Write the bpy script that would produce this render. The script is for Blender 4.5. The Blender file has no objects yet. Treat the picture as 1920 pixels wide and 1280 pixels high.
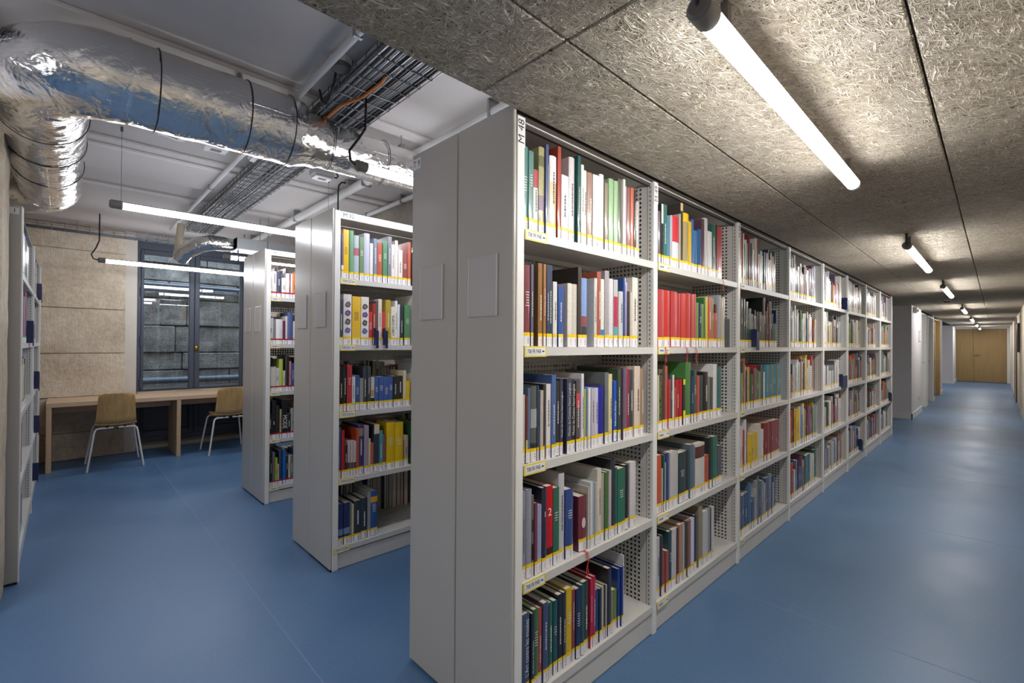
import bpy, math, random
from mathutils import Vector, Matrix
sc = bpy.context.scene
COL = sc.collection
rnd = random.Random(7)

# ------------------------------------------------------------------ camera
F_PX, YAW, PIT, ROL, CAM_H = 874.05, .8045, .0073, .0058, 1.3126
fw = Vector((-math.sin(YAW)*math.cos(PIT), math.cos(YAW)*math.cos(PIT), math.sin(PIT)))
rt = Vector((math.cos(YAW), math.sin(YAW), 0)); up = rt.cross(fw)
r2 = rt*math.cos(ROL)+up*math.sin(ROL); u2 = up*math.cos(ROL)-rt*math.sin(ROL)
cd = bpy.data.cameras.new('camera'); cam = bpy.data.objects.new('camera', cd); COL.objects.link(cam)
cd.sensor_width = 36; cd.lens = F_PX/1920*36; cd.clip_start = .03; cd.clip_end = 100
M = Matrix((r2, u2, -fw)).transposed().to_4x4(); M.translation = (0, 0, CAM_H)
cam.matrix_world = M
sc.camera = cam

# ------------------------------------------------------------------ sky, exposure
w = bpy.data.worlds.new('sky'); sc.world = w; w.use_nodes = True
bg = w.node_tree.nodes['Background']
bg.inputs[0].default_value = (.70, .83, 1.0, 1); bg.inputs[1].default_value = 3.0
vs = sc.view_settings
vs.view_transform = 'Standard'; vs.look = 'None'; vs.gamma = 1; vs.use_curve_mapping = False
vs.exposure = 1.85
TUBE_ROOM = 13.5
TUBE_CORR = 20.0

# ------------------------------------------------------------------ helpers
def lin(h):
    if isinstance(h, str): c = [int(h[i:i+2], 16)/255 for i in (0, 2, 4)]
    else: c = [v/255 for v in h]
    return tuple(v/12.92 if v <= .04045 else ((v+.055)/1.055)**2.4 for v in c)+(1,)

MATS = {}
def mat(name, col=(128, 128, 128), rough=.5, metal=0, emit=None, es=0, coat=0, spec=.5, vary=0, vscale=8, bump=0, bscale=40, bdist=.002):
    if name in MATS: return MATS[name]
    m = bpy.data.materials.new(name); m.use_nodes = True; nt = m.node_tree; N = nt.nodes; L = nt.links
    b = N['Principled BSDF']
    c = lin(col)
    b.inputs['Base Color'].default_value = c
    b.inputs['Roughness'].default_value = rough; b.inputs['Metallic'].default_value = metal
    b.inputs['Coat Weight'].default_value = coat; b.inputs['Specular IOR Level'].default_value = spec
    if emit:
        b.inputs['Emission Color'].default_value = lin(emit); b.inputs['Emission Strength'].default_value = es
    if vary or bump:
        tc = N.new('ShaderNodeTexCoord')
    if vary:
        n = N.new('ShaderNodeTexNoise'); n.inputs['Scale'].default_value = vscale; n.inputs['Detail'].default_value = 6
        L.new(tc.outputs['Object'], n.inputs['Vector'])
        mx = N.new('ShaderNodeMix'); mx.data_type = 'RGBA'
        mx.inputs[6].default_value = tuple(v*(1-vary) for v in c[:3])+(1,)
        mx.inputs[7].default_value = tuple(min(1, v*(1+vary)) for v in c[:3])+(1,)
        L.new(n.outputs['Fac'], mx.inputs[0]); L.new(mx.outputs[2], b.inputs['Base Color'])
    if bump:
        n2 = N.new('ShaderNodeTexNoise'); n2.inputs['Scale'].default_value = bscale; n2.inputs['Detail'].default_value = 5
        L.new(tc.outputs['Object'], n2.inputs['Vector'])
        bp = N.new('ShaderNodeBump'); bp.inputs['Strength'].default_value = bump; bp.inputs['Distance'].default_value = bdist
        L.new(n2.outputs['Fac'], bp.inputs['Height']); L.new(bp.outputs[0], b.inputs['Normal'])
    MATS[name] = m
    return m

class MB:
    def __init__(s): s.v = []; s.f = []; s.mi = []; s.col = []
    def add(s, vs_, fs, mi=0, col=None):
        o = len(s.v); s.v += [tuple(v) for v in vs_]
        for f in fs:
            s.f.append([i+o for i in f]); s.mi.append(mi); s.col.append(col)
        return s
    def box(s, x0, x1, y0, y1, z0, z1, mi=0, col=None, M_=None):
        vs_ = [(x0, y0, z0), (x1, y0, z0), (x1, y1, z0), (x0, y1, z0), (x0, y0, z1), (x1, y0, z1), (x1, y1, z1), (x0, y1, z1)]
        if M_ is not None: vs_ = [tuple(M_ @ Vector(v)) for v in vs_]
        return s.add(vs_, [(3, 2, 1, 0), (4, 5, 6, 7), (0, 1, 5, 4), (1, 2, 6, 5), (2, 3, 7, 6), (3, 0, 4, 7)], mi, col)
    def cbox(s, x0, x1, y0, y1, z0, z1, c=.002):
        # chamfered box
        xs = (x0, x0+c, x1-c, x1); ys = (y0, y0+c, y1-c, y1); zs = (z0, z0+c, z1-c, z1)
        V = {}; 
        def g(i, j, k):
            key = (i, j, k)
            if key not in V:
                V[key] = len(s.v); s.v.append((xs[i], ys[j], zs[k]))
            return V[key]
        def q(*p):
            s.f.append([g(*a) for a in p]); s.mi.append(0); s.col.append(None)
        # faces
        q((1,1,0),(1,2,0),(2,2,0),(2,1,0)); q((1,1,3),(2,1,3),(2,2,3),(1,2,3))
        q((1,0,1),(2,0,1),(2,0,2),(1,0,2)); q((1,3,1),(1,3,2),(2,3,2),(2,3,1))
        q((0,1,1),(0,1,2),(0,2,2),(0,2,1)); q((3,1,1),(3,2,1),(3,2,2),(3,1,2))
        # edges
        for k, kk in ((1, 0), (2, 3)):
            q(*((1,0,k),(2,0,k),(2,1,kk),(1,1,kk))[::(1 if k == 2 else -1)])
            q(*((2,3,k),(1,3,k),(1,2,kk),(2,2,kk))[::(1 if k == 2 else -1)])
            q(*((0,2,k),(0,1,k),(1,1,kk),(1,2,kk))[::(1 if k == 2 else -1)])
            q(*((3,1,k),(3,2,k),(2,2,kk),(2,1,kk))[::(1 if k == 2 else -1)])
        q((0,1,1),(1,0,1),(1,0,2),(0,1,2)); q((2,0,1),(3,1,1),(3,1,2),(2,0,2))
        q((3,2,1),(2,3,1),(2,3,2),(3,2,2)); q((1,3,1),(0,2,1),(0,2,2),(1,3,2))
        for i, ii in ((1, 0), (2, 3)):
            for j, jj in ((1, 0), (2, 3)):
                for k, kk in ((1, 0), (2, 3)):
                    t = [(ii, j, k), (i, jj, k), (i, j, kk)]
                    if ((i == 1) + (j == 1) + (k == 1)) % 2 == 0: t = t[::-1]
                    q(*t)
        return s
    def prism(s, poly, axis, a0, a1, mi=0, col=None):
        # poly: list of 2D points; extruded along axis
        n = len(poly)
        def P(p, a):
            return {'x': (a, p[0], p[1]), 'y': (p[0], a, p[1]), 'z': (p[0], p[1], a)}[axis]
        vs_ = [P(p, a0) for p in poly]+[P(p, a1) for p in poly]
        fs = [tuple(range(n-1, -1, -1)), tuple(range(n, 2*n))]+[(i, (i+1) % n, n+(i+1) % n, n+i) for i in range(n)]
        return s.add(vs_, fs, mi, col)
    def tube(s, pts, r, n=10, cap=True, mi=0, col=None, jit=None):
        pts = [Vector(p) for p in pts]; rs = r if isinstance(r, (list, tuple)) else [r]*len(pts)
        rings = []; T = None; prev = None
        for i, p in enumerate(pts):
            d = (pts[min(i+1, len(pts)-1)]-pts[max(i-1, 0)]).normalized()
            if prev is None:
                a = Vector((0, 0, 1)) if abs(d.z) < .9 else Vector((1, 0, 0))
                u = d.cross(a).normalized()
            else:
                u = (prev-d*prev.dot(d)).normalized()
            prev = u; v = d.cross(u)
            ring = []
            for k in range(n):
                a = 2*math.pi*k/n; rr = rs[i]*(1 if jit is None else jit(i, k))
                ring.append(p+(u*math.cos(a)+v*math.sin(a))*rr)
            rings.append(ring)
        vs_ = [v for r_ in rings for v in r_]
        fs = []
        for i in range(len(pts)-1):
            for k in range(n):
                k2 = (k+1) % n
                fs.append((i*n+k, i*n+k2, (i+1)*n+k2, (i+1)*n+k))
        if cap:
            fs.append(tuple(range(n-1, -1, -1))); fs.append(tuple(range((len(pts)-1)*n, len(pts)*n)))
        return s.add(vs_, fs, mi, col)
    def build(s, name, m, parent=None, smooth=False, loc=None):
        me = bpy.data.meshes.new(name); me.from_pydata(s.v, [], s.f)
        ms = m if isinstance(m, (list, tuple)) else [m]
        for x in ms: me.materials.append(x)
        if len(ms) > 1: me.polygons.foreach_set('material_index', s.mi)
        if any(c is not None for c in s.col):
            ca = me.color_attributes.new('Col', 'FLOAT_COLOR', 'CORNER')
            buf = []
            for p, c in zip(s.f, s.col): buf += list(c or (1, 1, 1, 1))*len(p)
            ca.data.foreach_set('color', buf)
        if smooth: me.polygons.foreach_set('use_smooth', [True]*len(s.f))
        me.update()
        o = bpy.data.objects.new(name, me); COL.objects.link(o)
        if loc: o.location = loc
        if parent is not None: o.parent = parent
        if smooth:
            try: me.set_sharp_from_angle(angle=math.radians(40))
            except Exception: pass
        return o

def tag(o, label, cat, group=None, kind=None):
    if label: o['label'] = label
    if cat: o['category'] = cat
    if group: o['group'] = group
    if kind: o['kind'] = kind
    return o
def thing(name, label, cat, loc=(0, 0, 0), group=None, rz=0):
    e = bpy.data.objects.new(name, None); COL.objects.link(e); e.location = loc; e.rotation_euler = (0, 0, rz)
    e.empty_display_size = .1
    return tag(e, label, cat, group)
def struct(name, mb, m, label=None, parent=None, smooth=False):
    o = mb.build(name, m, parent, smooth)
    if parent is None:
        o['kind'] = 'structure'
        if label: o['label'] = label
    return o
_txt = {}
def text_mesh(body, size=1.0, align='LEFT'):
    k = (body, size, align)
    if k not in _txt:
        cu = bpy.data.curves.new('lettering', 'FONT'); cu.body = body; cu.size = size; cu.align_x = align; cu.align_y = 'CENTER'
        cu.resolution_u = 2
        o = bpy.data.objects.new('lettering', cu); COL.objects.link(o)
        dg = bpy.context.evaluated_depsgraph_get(); dg.update()
        me = bpy.data.meshes.new_from_object(o.evaluated_get(dg)); me.name = 'lettering'
        bpy.data.objects.remove(o); bpy.data.curves.remove(cu)
        _txt[k] = me
    return _txt[k]
def text(body, size, m, parent, mw, align='LEFT', name='lettering', maxw=None):
    me = text_mesh(body, size, align).copy()
    me.materials.clear(); me.materials.append(m)
    if maxw:
        xs = [v.co.x for v in me.vertices]; wd = max(xs)-min(xs)
        if wd > maxw:
            for v in me.vertices: v.co.x *= maxw/wd
    o = bpy.data.objects.new(name, me); COL.objects.link(o)
    if parent is not None: o.parent = parent
    o.matrix_local = mw
    return o
def frame(loc, ex, ey):
    ex = Vector(ex); ey = Vector(ey); ez = ex.cross(ey)
    m = Matrix((ex, ey, ez)).transposed().to_4x4(); m.translation = loc
    return m

# ------------------------------------------------------------------ node materials
def nodes(name):
    m = bpy.data.materials.new(name); m.use_nodes = True
    return m, m.node_tree.nodes, m.node_tree.links, m.node_tree.nodes['Principled BSDF']
def math_(N, L, op, a, b=None, c=None, clamp=False):
    n = N.new('ShaderNodeMath'); n.operation = op; n.use_clamp = clamp
    for i, v in enumerate((a, b, c)):
        if v is None: continue
        if isinstance(v, (int, float)): n.inputs[i].default_value = v
        else: L.new(v, n.inputs[i])
    return n.outputs[0]
def ramp(N, L, fac, stops):
    r = N.new('ShaderNodeValToRGB'); e = r.color_ramp.elements
    while len(e) > 2: e.remove(e[-1])
    e[0].position, e[0].color = stops[0][0], stops[0][1]
    e[1].position, e[1].color = stops[1][0], stops[1][1]
    for p, c in stops[2:]:
        x = e.new(p); x.color = c
    L.new(fac, r.inputs[0]); return r.outputs[0]
def noise(N, L, vec, scale, detail=4, dim=None, rough=.5, dist=0):
    n = N.new('ShaderNodeTexNoise'); n.inputs['Scale'].default_value = scale; n.inputs['Detail'].default_value = detail
    n.inputs['Roughness'].default_value = rough; n.inputs['Distortion'].default_value = dist
    if vec is not None: L.new(vec, n.inputs['Vector'])
    return n
def mapping(N, L, vec, scale=(1, 1, 1), rot=(0, 0, 0), loc=(0, 0, 0)):
    n = N.new('ShaderNodeMapping'); n.inputs['Scale'].default_value = scale; n.inputs['Rotation'].default_value = rot; n.inputs['Location'].default_value = loc
    L.new(vec, n.inputs['Vector']); return n.outputs[0]
def bump(N, L, b, h, strength, dist):
    bp = N.new('ShaderNodeBump'); bp.inputs['Strength'].default_value = strength; bp.inputs['Distance'].default_value = dist
    L.new(h, bp.inputs['Height']); L.new(bp.outputs[0], b.inputs['Normal'])

def m_floor():
    m, N, L, b = nodes('blue_linoleum')
    tc = N.new('ShaderNodeTexCoord')
    n1 = noise(N, L, tc.outputs['Object'], 2.2, 6); n2 = noise(N, L, tc.outputs['Object'], 60, 4)
    v = math_(N, L, 'ADD', math_(N, L, 'MULTIPLY', n1.outputs['Fac'], .65), math_(N, L, 'MULTIPLY', n2.outputs['Fac'], .35))
    L.new(ramp(N, L, v, [(.3, lin('486b94')), (.7, lin('577a9f'))]), b.inputs['Base Color'])
    L.new(ramp(N, L, n1.outputs['Fac'], [(.3, (.36, .36, .36, 1)), (.7, (.46, .46, .46, 1))]), b.inputs['Roughness'])
    b.inputs['Specular IOR Level'].default_value = .55
    bump(N, L, b, n2.outputs['Fac'], .08, .001)
    return m
def m_woodwool():
    m, N, L, b = nodes('wood_wool')
    tc = N.new('ShaderNodeTexCoord'); oi = N.new('ShaderNodeObjectInfo')
    off = N.new('ShaderNodeVectorMath'); off.operation = 'ADD'; L.new(tc.outputs['Object'], off.inputs[0])
    cmb = N.new('ShaderNodeCombineXYZ')
    L.new(math_(N, L, 'MULTIPLY', oi.outputs['Random'], 31.0), cmb.inputs[0]); L.new(math_(N, L, 'MULTIPLY', oi.outputs['Random'], 17.0), cmb.inputs[1])
    L.new(cmb.outputs[0], off.inputs[1])
    wn = noise(N, L, off.outputs[0], 9, 2)
    ws = N.new('ShaderNodeVectorMath'); ws.operation = 'SCALE'; ws.inputs['Scale'].default_value = .055
    L.new(wn.outputs['Color'], ws.inputs[0])
    wv = N.new('ShaderNodeVectorMath'); wv.operation = 'ADD'; L.new(off.outputs[0], wv.inputs[0]); L.new(ws.outputs[0], wv.inputs[1])
    acc = None
    for k, a in enumerate((.1, .75, 1.3, 1.9, 2.5, 2.95)):
        mp = mapping(N, L, mapping(N, L, wv.outputs[0], rot=(0, 0, a), loc=(k*3.7, k*1.9, 0)), scale=(125, 11, 1))
        n = noise(N, L, mp, 1.0, 1, rough=.4)
        r = math_(N, L, 'SUBTRACT', 1.0, math_(N, L, 'MULTIPLY', math_(N, L, 'ABSOLUTE', math_(N, L, 'SUBTRACT', n.outputs['Fac'], .5+.03*(k % 3-1))), 10.0), clamp=True)
        r = math_(N, L, 'MULTIPLY', r, 1.0-.07*k)
        acc = r if acc is None else math_(N, L, 'MAXIMUM', acc, r)
    big = noise(N, L, off.outputs[0], 3.5, 4)
    col = ramp(N, L, acc, [(0.0, lin('463b2f')), (.22, lin('a69986')), (1.0, lin('ebe2d3'))])
    mx = N.new('ShaderNodeMix'); mx.data_type = 'RGBA'; mx.blend_type = 'MULTIPLY'; mx.inputs[0].default_value = 1
    L.new(col, mx.inputs[6]); L.new(ramp(N, L, big.outputs['Fac'], [(.3, (.86, .84, .80, 1)), (.7, (1, 1, 1, 1))]), mx.inputs[7])
    L.new(mx.outputs[2], b.inputs['Base Color'])
    b.inputs['Roughness'].default_value = .9; b.inputs['Specular IOR Level'].default_value = .15
    bump(N, L, b, acc, 1.0, .012)
    return m
def m_stone(name, c0, c1, c2, tool=True, sc_=1.0, bd=.02):
    m, N, L, b = nodes(name)
    tc = N.new('ShaderNodeTexCoord')
    n1 = noise(N, L, tc.outputs['Object'], 2.3*sc_, 8, rough=.6); n2 = noise(N, L, tc.outputs['Object'], 26*sc_, 8, rough=.65)
    v = math_(N, L, 'ADD', math_(N, L, 'MULTIPLY', n1.outputs['Fac'], .6), math_(N, L, 'MULTIPLY', n2.outputs['Fac'], .4))
    L.new(ramp(N, L, v, [(.3, lin(c0)), (.5, lin(c1)), (.68, lin(c2))]), b.inputs['Base Color'])
    b.inputs['Roughness'].default_value = .92; b.inputs['Specular IOR Level'].default_value = .2
    h = math_(N, L, 'ADD', math_(N, L, 'MULTIPLY', n2.outputs['Fac'], .7), math_(N, L, 'MULTIPLY', n1.outputs['Fac'], .6))
    if tool:
        t = noise(N, L, mapping(N, L, tc.outputs['Object'], scale=(90, 90, 7)), 1.0, 3)
        h = math_(N, L, 'ADD', h, math_(N, L, 'MULTIPLY', t.outputs['Fac'], .32))
    bump(N, L, b, h, .9, bd)
    return m
def m_wood(name, c0, c1, axis='z', rough=.45):
    m, N, L, b = nodes(name)
    tc = N.new('ShaderNodeTexCoord')
    s = {'x': (1.2, 34, 34), 'y': (34, 1.2, 34), 'z': (34, 34, 1.2)}[axis]
    n = noise(N, L, mapping(N, L, tc.outputs['Object'], scale=s), 1.0, 6, rough=.6, dist=.4)
    n2 = noise(N, L, mapping(N, L, tc.outputs['Object'], scale=tuple(v*6 for v in s)), 1.0, 3)
    v = math_(N, L, 'ADD', math_(N, L, 'MULTIPLY', n.outputs['Fac'], .75), math_(N, L, 'MULTIPLY', n2.outputs['Fac'], .25))
    L.new(ramp(N, L, v, [(.3, lin(c0)), (.68, lin(c1))]), b.inputs['Base Color'])
    b.inputs['Roughness'].default_value = rough
    bump(N, L, b, v, .1, .001)
    return m
def m_foil():
    m, N, L, b = nodes('foil')
    tc = N.new('ShaderNodeTexCoord')
    b.inputs['Metallic'].default_value = 1; b.inputs['Base Color'].default_value = (.83, .82, .80, 1)
    n1 = noise(N, L, tc.outputs['Object'], 8, 3, rough=.5, dist=.8); n2 = noise(N, L, mapping(N, L, tc.outputs['Object'], scale=(1, 1, 2.2)), 30, 5, rough=.6, dist=1.2)
    v = N.new('ShaderNodeTexVoronoi'); v.feature = 'DISTANCE_TO_EDGE'; v.inputs['Scale'].default_value = 9; L.new(tc.outputs['Object'], v.inputs['Vector'])
    vr = math_(N, L, 'MINIMUM', v.outputs['Distance'], .08)
    # scrim grid of the reinforced foil
    sx = N.new('ShaderNodeSeparateXYZ'); L.new(tc.outputs['Object'], sx.inputs[0])
    def grid(o):
        f = math_(N, L, 'FRACT', math_(N, L, 'MULTIPLY', o, 55.0))
        return math_(N, L, 'LESS_THAN', math_(N, L, 'ABSOLUTE', math_(N, L, 'SUBTRACT', f, .5)), .07)
    g = math_(N, L, 'MAXIMUM', grid(sx.outputs[1]), grid(sx.outputs[2]))
    h = math_(N, L, 'ADD', math_(N, L, 'ADD', math_(N, L, 'MULTIPLY', n1.outputs['Fac'], 1.2), math_(N, L, 'MULTIPLY', n2.outputs['Fac'], .13)), math_(N, L, 'ADD', math_(N, L, 'MULTIPLY', math_(N, L, 'MULTIPLY', vr, n1.outputs['Fac']), 1.7), math_(N, L, 'MULTIPLY', g, .05)))
    L.new(ramp(N, L, n2.outputs['Fac'], [(.35, (.09, .09, .09, 1)), (.7, (.2, .2, .2, 1))]), b.inputs['Roughness'])
    bump(N, L, b, h, .55, .022)
    return m
def m_perf(name, col, x0, slots=True):
    # hollow uprights hold an added dark core that gives their holes shade
    # powder-coated sheet with real see-through holes (object x = depth from the front, z = height)
    m, N, L, b = nodes(name)
    b.inputs['Base Color'].default_value = lin(col); b.inputs['Roughness'].default_value = .42
    tc = N.new('ShaderNodeTexCoord'); sx = N.new('ShaderNodeSeparateXYZ'); L.new(tc.outputs['Object'], sx.inputs[0])
    u, v = (sx.outputs[0], sx.outputs[2]) if slots else (sx.outputs[1], sx.outputs[2])
    P = .0205
    fu = math_(N, L, 'SUBTRACT', math_(N, L, 'FRACT', math_(N, L, 'DIVIDE', math_(N, L, 'ADD', u, 10*P), P)), .5)
    fv = math_(N, L, 'SUBTRACT', math_(N, L, 'FRACT', math_(N, L, 'DIVIDE', v, P)), .5)
    d = math_(N, L, 'SQRT', math_(N, L, 'ADD', math_(N, L, 'MULTIPLY', fu, fu), math_(N, L, 'MULTIPLY', fv, fv)))
    hole = math_(N, L, 'LESS_THAN', d, .27)
    if slots:
        hole = math_(N, L, 'MULTIPLY', hole, math_(N, L, 'LESS_THAN', u, x0))
        sl = math_(N, L, 'MULTIPLY', math_(N, L, 'LESS_THAN', math_(N, L, 'ABSOLUTE', math_(N, L, 'ADD', u, .022)), .0022), math_(N, L, 'LESS_THAN', math_(N, L, 'ABSOLUTE', fv), .24))
        hole = math_(N, L, 'MAXIMUM', hole, sl)
    tr = N.new('ShaderNodeBsdfTransparent'); mix = N.new('ShaderNodeMixShader')
    L.new(hole, mix.inputs[0]); L.new(b.outputs[0], mix.inputs[1]); L.new(tr.outputs[0], mix.inputs[2])
    L.new(mix.outputs[0], N['Material Output'].inputs[0])
    return m
def m_cover(name, attr=False):
    m, N, L, b = nodes(name)
    if attr:
        a = N.new('ShaderNodeVertexColor'); a.layer_name = 'Col'; c = a.outputs[0]
    else:
        a = N.new('ShaderNodeObjectInfo'); c = a.outputs['Color']
    tc = N.new('ShaderNodeTexCoord'); n = noise(N, L, tc.outputs['Object'], 90, 3)
    mx = N.new('ShaderNodeMix'); mx.data_type = 'RGBA'; mx.blend_type = 'MULTIPLY'; mx.inputs[0].default_value = 1
    L.new(c, mx.inputs[6]); L.new(ramp(N, L, n.outputs['Fac'], [(.3, (.88, .88, .88, 1)), (.7, (1, 1, 1, 1))]), mx.inputs[7])
    L.new(mx.outputs[2], b.inputs['Base Color'])
    b.inputs['Roughness'].default_value = .34; b.inputs['Coat Weight'].default_value = .5; b.inputs['Coat Roughness'].default_value = .1
    return m
def m_label():
    # white call-number sticker with rows of small dark print
    m, N, L, b = nodes('call_number_print')
    tc = N.new('ShaderNodeTexCoord'); sx = N.new('ShaderNodeSeparateXYZ'); L.new(tc.outputs['Generated'], sx.inputs[0])
    z = sx.outputs[2]; y = sx.outputs[1]
    fz = math_(N, L, 'FRACT', math_(N, L, 'MULTIPLY', z, 5.0))
    row = math_(N, L, 'LESS_THAN', math_(N, L, 'ABSOLUTE', math_(N, L, 'SUBTRACT', fz, .5)), .2)
    inn = math_(N, L, 'LESS_THAN', math_(N, L, 'ABSOLUTE', math_(N, L, 'SUBTRACT', y, .62)), .17)
    inz = math_(N, L, 'LESS_THAN', math_(N, L, 'ABSOLUTE', math_(N, L, 'SUBTRACT', z, .5)), .4)
    nn = noise(N, L, mapping(N, L, tc.outputs['Object'], scale=(1, 700, 60)), 1, 1)
    ink = math_(N, L, 'MULTIPLY', math_(N, L, 'MULTIPLY', row, inn), math_(N, L, 'MULTIPLY', inz, math_(N, L, 'LESS_THAN', nn.outputs['Fac'], .6)))
    L.new(ramp(N, L, ink, [(0, lin('eceaf0')), (1, lin('4a4850'))]), b.inputs['Base Color'])
    b.inputs['Roughness'].default_value = .3
    return m
def m_glass():
    m, N, L, b = nodes('window_glass')
    N.remove(b)
    g = N.new('ShaderNodeBsdfGlossy'); g.inputs['Roughness'].default_value = .0; g.inputs['Color'].default_value = (1, 1, 1, 1)
    t = N.new('ShaderNodeBsdfTransparent'); t.inputs[0].default_value = (.93, .96, .97, 1)
    fr = N.new('ShaderNodeFresnel'); fr.inputs['IOR'].default_value = 1.5
    mx = N.new('ShaderNodeMixShader'); L.new(fr.outputs[0], mx.inputs[0]); L.new(t.outputs[0], mx.inputs[1]); L.new(g.outputs[0], mx.inputs[2])
    L.new(mx.outputs[0], N['Material Output'].inputs[0])
    return m
FLOOR = m_floor(); WOOL = m_woodwool(); FOIL = m_foil()
STONE = m_stone('beige_stone', 'a3957f', 'cfc0ab', 'e6dccb'); STONE_OUT = m_stone('grey_outdoor_masonry', '3e3d3b', '7c7974', 'aaa79f', tool=False, sc_=1.6, bd=.03)
CONCRETE = m_stone('board_marked_concrete', '8d857b', 'a39b90', 'b4aca1', bd=.004)
OAK = m_wood('light_oak', 'c0a283', 'd6bb9b', 'y'); OAKV = m_wood('oak_upright_grain', 'b89a78', 'd0b390', 'z')
PLY = m_wood('oak_plywood', 'a58350', 'c9a66e', 'z', .4); DOORW = m_wood('oak_door_veneer', '8c7146', 'a2885a', 'z', .5)
SHEET = mat('grey_white_powder_coat', 'cfcdc9', .38, vary=.02)
ENDP = mat('grey_end_panel_coat', 'b9b4ac', .27, vary=.015, vscale=3)
POST = mat('white_post_coat', 'e6e5e2', .35)
PERF = m_perf('perforated_upright_sheet', 'cbc9c5', -.066); PERFB = m_perf('perforated_back_sheet', 'c4c2bd', 0, slots=False)
COVER = m_cover('book_cover'); COVERS = m_cover('book_cover_tinted', True)
PAPER = mat('page_edges', 'd9d0bf', .8, vary=.08, vscale=60)
LABEL = m_label(); YEL = mat('yellow_tape', 'f5cf0a', .35); REDT = mat('red_tape', 'b81c28', .35); GRNT = mat('green_tape', '4fae3a', .35)
WHITE = mat('white_paint', 'd9d9d8', .55); WALLW = mat('white_wall_paint', 'd2d0d3', .7, bump=.1, bscale=200); CEILW = mat('white_ceiling_paint', 'cfcac8', .8, vary=.03, vscale=1.2)
BLACK = mat('black_plastic', '1b1b1c', .5); CABLE = mat('black_cable', '222224', .55); GREYM = mat('grey_plastic', '6d6a68', .5)
GALV = mat('galvanised_steel', 'a8acae', .35, metal=.9, vary=.08, vscale=20); WIRE = mat('zinc_wire', '8a8c90', .35, metal=.9)
NAVY = mat('navy_plastic', '1c2750', .4); FRAMEM = mat('slate_blue_frame_paint', '454d5c', .45); BRASS = mat('brass', 'a8843c', .3, metal=1)
INK = mat('black_ink', '1d1d20', .6); STICK = mat('white_sticker', 'e4e4e6', .4); CARD_Y = mat('yellow_card_edge', 'e4cf4c', .4)
ACRYL = mat('clear_acrylic_holder', 'bfb9b8', .12, coat=.6); RIB = mat('red_ribbon', 'c0352c', .6)
GLASS = m_glass()
TUBE_R = mat('lit_tube_room', 'ffffff', .5, emit='f6f8ff', es=TUBE_ROOM); TUBE_C = mat('lit_tube_corridor', 'ffffff', .5, emit='fffdfa', es=TUBE_CORR)
LEGW = mat('white_steel_tube', 'dcdad8', .35); CARDT = mat('dark_grey_metal', '55565a', .45)

# ================================================================== SETTING
ZC, ZW = 2.63, 2.08          # white ceiling, wood-wool ceiling
XF, XM, XB, YA = -1.0815, -1.385, -1.696, 1.048
XR = .35                      # right corridor wall
YW = 2.2                      # concrete end wall of the reading room
fl = struct('floor', MB().box(-7.58, XR+.3, -4.2, 25.6, -.12, 0), FLOOR, 'satin blue linoleum floor running through room and corridor')
SEAM = mat('linoleum_weld', '6c84ac', .5)
for (x0, x1, y0, y1) in ((-1.08, XR, 2.604, 2.609), (-1.08, XR, 4.51, 4.515), (-.720, -.717, 2.61, 2.73), (-7.4, -1.2, .735, .740), (-1.08, XR, 8.3, 8.305), (-1.08, XR, 6.4, 6.405)):
    MB().box(x0, x1, y0, y1, 0, .0006).build('floor_seam', SEAM, fl)

# wood-wool ceiling: hidden deck above, panels below
deck = struct('ceiling_corridor', MB().box(XF-.004, XR+.3, -4.2, 25.6, ZW+.035, ZW+.09).box(-3.2, XF-.004, YW, 25.6, ZW+.035, ZW+.09), mat('dark_ceiling_deck', '2c2926', .9), 'acoustic wood-wool panel ceiling over the corridor')
cols = [(-2.58, -1.974), (-1.968, -1.364), (-1.358, -.752), (-.748, -.142), (-.138, XR)]
yj = [.907+1.2*k for k in range(-5, 21)]
for ci, (c0, c1) in enumerate(cols):
    for k in range(len(yj)-1):
        a, b_ = yj[k]+.0015, yj[k+1]-.0015
        x0, x1 = c0, c1
        if ci < 2 and not (9.0 < (a+b_)/2 < 11.4): continue
        if ci == 2:
            if not (9.0 < (a+b_)/2 < 11.4): x0 = XF-.004
        a = max(a, -4.15); b_ = min(b_, 25.45)
        if b_-a < .05: continue
        dz = rnd.uniform(-.0015, .0015)
        o = MB().cbox(x0, x1, a, b_, ZW+dz, ZW+.034, .004).build('ceiling_panel', WOOL, deck)
# white ceiling of the reading room with shallow boxed-out strips
cw = struct('ceiling', MB().box(-7.7, XF-.01, -4.2, YW, ZC, ZC+.1), CEILW, 'white painted plaster ceiling above the reading room')
for (x0, x1, dz) in ((-2.66, -2.5, .022), (-3.98, -3.9, .022), (-5.25, -5.1, .028)):
    MB().cbox(x0, x1, -4.1, YW-.001, ZC-dz, ZC+.001, .006).build('ceiling_batten', CEILW, cw)
MB().cbox(-4.62, -4.06, -4.1, YW-.001, ZC-.032, ZC+.001, .01).build('ceiling_beam', CEILW, cw)
# bulkhead between both ceilings
struct('trim_1', MB().box(XF-.03, XF-.008, -4.2, YW, ZW+.036, ZC), CEILW, 'white bulkhead board joining the two ceiling heights')

struct('gap_shade_strip', MB().box(XF-.034, XF-.022, 1.066, 8.97, 2.045, ZW+.0345), mat('gap_shade_dark', '3c362f', .8), 'added dark strip as shade in the gap between long bookcase and ceiling')  # added dark board, stands in for the shade of the gap
# walls of the reading room
we = struct('wall_end', MB().box(-7.7, XB-.03, YW, YW+.2, 0, ZC).box(XB-.03, XF-.008, YW, YW+.2, ZW+.036, ZC), CONCRETE, 'bare concrete end wall behind the bookcases')
wl = MB().box(-7.7, -3.2, -.7, -.48, 0, ZC)
struct('wall_left', wl, STONE, 'pale rough stone wall behind the left bookcase')
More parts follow.
